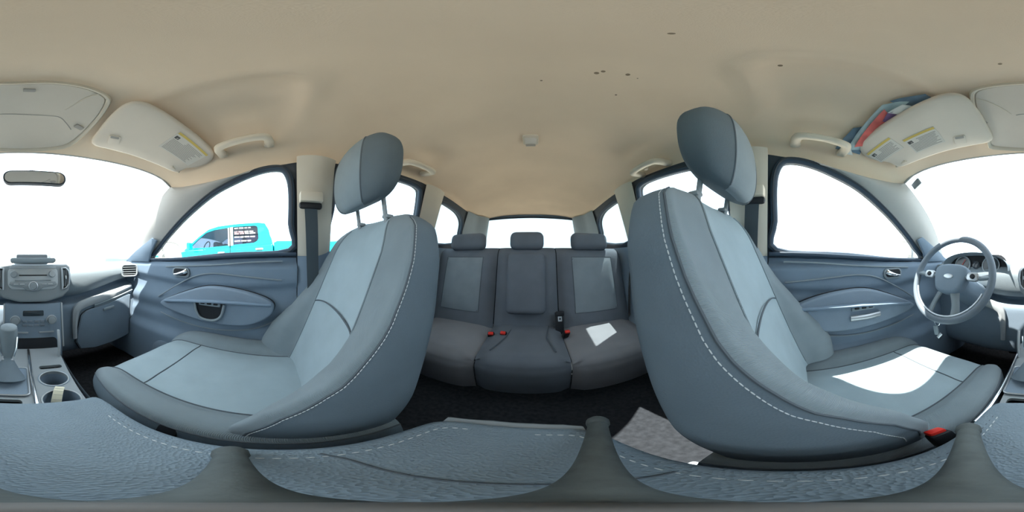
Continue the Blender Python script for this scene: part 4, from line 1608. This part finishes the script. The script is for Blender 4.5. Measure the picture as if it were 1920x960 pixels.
sheet('plastic_sleeve', ((1668, 190), (1735, 176), (1755, 190), (1700, 204)), 'paper_blue', 'grey blue folder edge above the driver visor', 'folder', .014, .003)

# rear-view mirror and tag on the windshield
RM = thing('rearview_mirror', 'dark rear-view mirror hanging at the top of the windshield', 'mirror', (XC, -.62, .38))
pm = Vector((XC - .02, -.60, .318))
plate('housing', rrect(.235, .066, .028, 6), (pm, Vector((1, 0, 0)), Vector((0, -.15, 1)).normalized(), Vector((0, -1, -.15)).normalized()), .028, 'frame_dark', RM, bev=.014, seg=4)
plate('mirror_face', rrect(.222, .055, .024, 6), (pm + Vector((0, .0015, 0)), Vector((1, 0, 0)), Vector((0, -.15, 1)).normalized(), Vector((0, -1, -.15)).normalized()), .0015, 'mirror_glass', RM)
tube('stalk', [pm + Vector((0, -.02, .01)), pm + Vector((0, -.05, .05)), Vector((XC - .01, -.68, .39))], .009, 'frame_dark', RM)
p = at(1718, 345, x=.50)
dirs = Vector((.35, .72, 0)).normalized()
o = rbox('toll_tag', p, (.075, .012, .03), 'stack_grey', None, .004, rot=(-35, 0, -25))
tag(o, 'small grey toll tag stuck high on the driver side of the windshield', 'toll tag')

# ---------------------------------------------------------------- side mirrors
for s in (-1, 1):
    pq = at(322, 474, x=XC - .86)
    c = Vector((XC + s * .86, pq.y, pq.z))
    t = thing('side_mirror', 'white door mirror outside the %s front window' % WL[s], 'side mirror', c - Vector((s * .1, 0, .08)), 'outside door mirrors')

    def f(u, v):
        a = 2 * math.pi * u
        h = math.sin(math.pi * (.02 + .48 * v)) ** .6
        ca, sa = math.cos(a), math.sin(a)
        return c + Vector((math.copysign(abs(ca) ** .7, ca) * .105 * h, -.09 * (1 - v), math.copysign(abs(sa) ** .7, sa) * .075 * h)) + Vector((s * .0, 0, 0))
    V, F = grid(f, 28, 10, cu=True)
    obj('housing', V, F, 'white_paint', t)
    V, F = grid(lambda u, v: c + Vector((math.copysign(abs(math.cos(2 * math.pi * u)) ** .7, math.cos(2 * math.pi * u)) * .098 * v, .012 - .30 * math.copysign(abs(math.sin(2 * math.pi * u)) ** .7, math.sin(2 * math.pi * u)) * .068 * v, math.copysign(abs(math.sin(2 * math.pi * u)) ** .7, math.sin(2 * math.pi * u)) * .068 * v)), 28, 3, cu=True)
    obj('mirror_face', V, F, 'mirror_glass', t)
    tube('mirror_arm', [c + Vector((-s * .08, -.03, -.05)), c + Vector((-s * .13, -.02, -.075)), c + Vector((-s * .17, 0, -.085))], (.03, .018), 'white_paint', t, 10)

# ---------------------------------------------------------------- tripod under the camera
TP = thing('mini_tripod', 'small dark rubbery tripod standing on the armrest lid', 'tripod', (0, 0, -.31))
disc('hub', Vector((0, 0, -.245)), (0, 0, 1), [(.008, -.03), (.013, -.015), (.015, 0), (.013, .012), (.008, .018), (.004, .02)], 'tripod_hub', TP, 24)
for azp, r_ in ((1121, .182), (1816, .165), (432, .112)):
    az = R((azp - 1000) / 960 * 180)
    d = Vector((math.sin(az), math.cos(az), 0))
    a = Vector((0, 0, -.25)) + d * .008
    b = d * r_ + Vector((0, 0, -.297))
    leg = tube('leg', cr([a, a.lerp(b, .5) + Vector((0, 0, .012)), b], 6), lambda q: .013 - .002 * q, 'tripod_rubber', TP, 12)
    disc('foot', b, (d + Vector((0, 0, -.3))), [(.011, -.012), (.0135, -.006), (.0135, .004), (.010, .010), (.004, .012)], 'tripod_rubber', leg, 14)

# ---------------------------------------------------------------- pickup truck outside
TK = thing('pickup_truck', 'bright teal crew cab pickup parked outside the passenger window', 'truck', (-3.9, -1.2, -1.25))
TX = -3.9          # near side plane
TW = 1.85


def tside(name, outl, x0, x1, m, par, bev=.0, holes=(), seg=2):
    f = (Vector((x1, 0, 0)), Vector((0, 1, 0)), Vector((0, 0, 1)), Vector((1, 0, 0)))
    return plate(name, outl, f, x0 - x1, m, par, bev=bev, holes=holes, seg=seg)


def tq(px, py, x=TX):
    p = at(px, py, x=x)
    return (p.y, p.z)


# lower body and bed
arch = lambda c_: [(c_ + .44 * math.cos(R(a)), -.83 + .44 * math.sin(R(a))) for a in range(0, 181, 20)]
low = [(-4.6, -.70), (-4.6, -.15), (-4.45, .02), (-2.75, .12)] + [(-2.45, .17), (-1.9, .17), (-1.75, .20), (-.40, .255), (-.12, .27), (-.07, .27)] + [(-.07, -.80)] + [(-2.9, -.80)] + [(y, z) for y, z in arch(-3.55)][::1] + [(-4.3, -.80)]
tside('lower_body', low, TX, TX - TW, 'teal_paint', TK, bev=.05, seg=3)
bed = [(-.05, -.75), (-.05, .30), (.02, .34), (1.85, .34), (1.9, .30), (1.9, -.70), (1.35, -.80)] + arch(.85) + [(.3, -.80)]
tside('cargo_bed', bed, TX + .02, TX - TW - .02, 'teal_paint', TK, bev=.05, seg=3)
# cab greenhouse: hollow, near and far sides with window openings
cab = [(-2.52, .17), (-2.35, .30), (-2.0, .55), (-1.72, .715), (-1.45, .775), (-.95, .80), (-.42, .805), (-.26, .78), (-.17, .62), (-.10, .30), (-.09, .25), (-1.75, .19)]
wf_ = [(-2.33, .235), (-2.08, .44), (-1.80, .63), (-1.55, .69), (-1.22, .715), (-1.19, .70), (-1.19, .265), (-1.75, .235)]
wr_ = [(-1.06, .275), (-1.06, .715), (-1.03, .73), (-.52, .735), (-.46, .72), (-.44, .68), (-.42, .42), (-.46, .35), (-.54, .31)]
for xx, nm in ((TX - .06, 'cab_side'), (TX - TW + .06, 'cab_side')):
    c_ = tside(nm, cab, xx + .03, xx - .03, 'teal_paint', TK, holes=[wf_, wr_])
    g1 = tside('front_window', wf_, xx + .006, xx, 'glass_truck', c_)
    g2 = tside('rear_window', wr_, xx + .006, xx, 'glass_truck_dark', c_)
    if xx > TX - 1:
        tside('door_gap', [(-1.14, -.7), (-1.128, -.7), (-1.128, .72), (-1.14, .72)], xx + .068, xx + .03, 'black', c_)
        tside('door_pillar', [(-1.19, .255), (-1.06, .265), (-1.06, .73), (-1.19, .71)], xx + .036, xx - .02, 'label_white', c_)
        for k_, (yy, rd) in enumerate(((.695, 0), (.60, 1), (.555, 1), (.47, 0), (.37, 0))):
            x_ = -1.03
            while x_ < -.62:
                w_ = random.uniform(.06, .16)
                tside('window_lettering', [(x_, yy - .014), (x_ + w_, yy - .014), (x_ + w_, yy + .014), (x_, yy + .014)], xx + .0085, xx + .006, 'sticker_red' if rd and x_ < -.85 else 'sticker', c_)
                x_ += w_ + .025
rs = []
for y, z in ((-2.0, .55), (-1.72, .715), (-1.45, .775), (-.95, .80), (-.42, .805), (-.26, .78)):
    rs.append([Vector((TX - .03 - (TW - .06) * u, y, z + .03 * math.sin(math.pi * u))) for u in [i / 10 for i in range(11)]])
V, F = rows(rs)
V2 = [p - Vector((0, 0, .04)) for p in V]
n1 = len(V)
obj('cab_roof', V + V2, F + [tuple(i + n1 for i in q[::-1]) for q in F], 'teal_paint', TK, fix=False)
V, F = rows([[Vector((TX - .05 - (TW - .1) * u, -2.5 + (.52) * v, .18 + .38 * v)) for u in (0, .5, 1)] for v in (0, .5, 1)])
obj('front_glass', V, F, 'glass_truck', TK)
V, F = rows([[Vector((TX - .05 - (TW - .1) * u, -.10 - .16 * v, .27 + .51 * v)) for u in (0, .5, 1)] for v in (0, .5, 1)])
obj('back_glass', V, F, 'glass_truck', TK)
for yy, zz in ((-1.36, .085), (-.40, .155)):
    hd = rbox('door_handle', (TX + .025, yy, zz), (.03, .19, .045), 'chrome', TK, .014)
    rbox('handle_cup', (TX + .006, yy, zz), (.012, .15, .07), 'frame_dark', hd, .005)
for sx in (TX - .12, TX - TW + .12):
    for yy in (-3.55, .85):
        wl = disc('wheel', Vector((sx, yy, -.85)), (1 if sx > TX - 1 else -1, 0, 0), [(.20, -.13), (.38, -.13), (.395, -.08), (.395, .08), (.38, .12), (.25, .12), (.24, .09), (.06, .08)], 'rubber', TK, 28)
        disc('wheel_hub', Vector((sx, yy, -.85)), (1 if sx > TX - 1 else -1, 0, 0), [(.235, .08), (.23, .11), (.08, .10), (.06, .125)], 'silver', wl, 24)
rbox('side_mirror', (TX + .16, -2.20, .28), (.22, .10, .20), 'teal_paint', TK, .04, seg=3)
for yy in (-1.9, -.75):
    rbox('cab_seat', (TX - .55, yy + .25, .10), (.5, .16, .62), 'truck_inside', TK, .06)
    rbox('cab_seat', (TX - 1.35, yy + .25, .10), (.5, .16, .62), 'truck_inside', TK, .06)
for q in (TX - .6,):
    tube('truck_steering_wheel', [Vector((q + .18 * math.cos(2 * math.pi * i / 20), -2.05 + .07 * math.sin(2 * math.pi * i / 20), .28 + .17 * math.sin(2 * math.pi * i / 20))) for i in range(20)], .016, 'truck_inside', TK, 6, True)
TK.rotation_euler = (R(1.2), 0, 0)
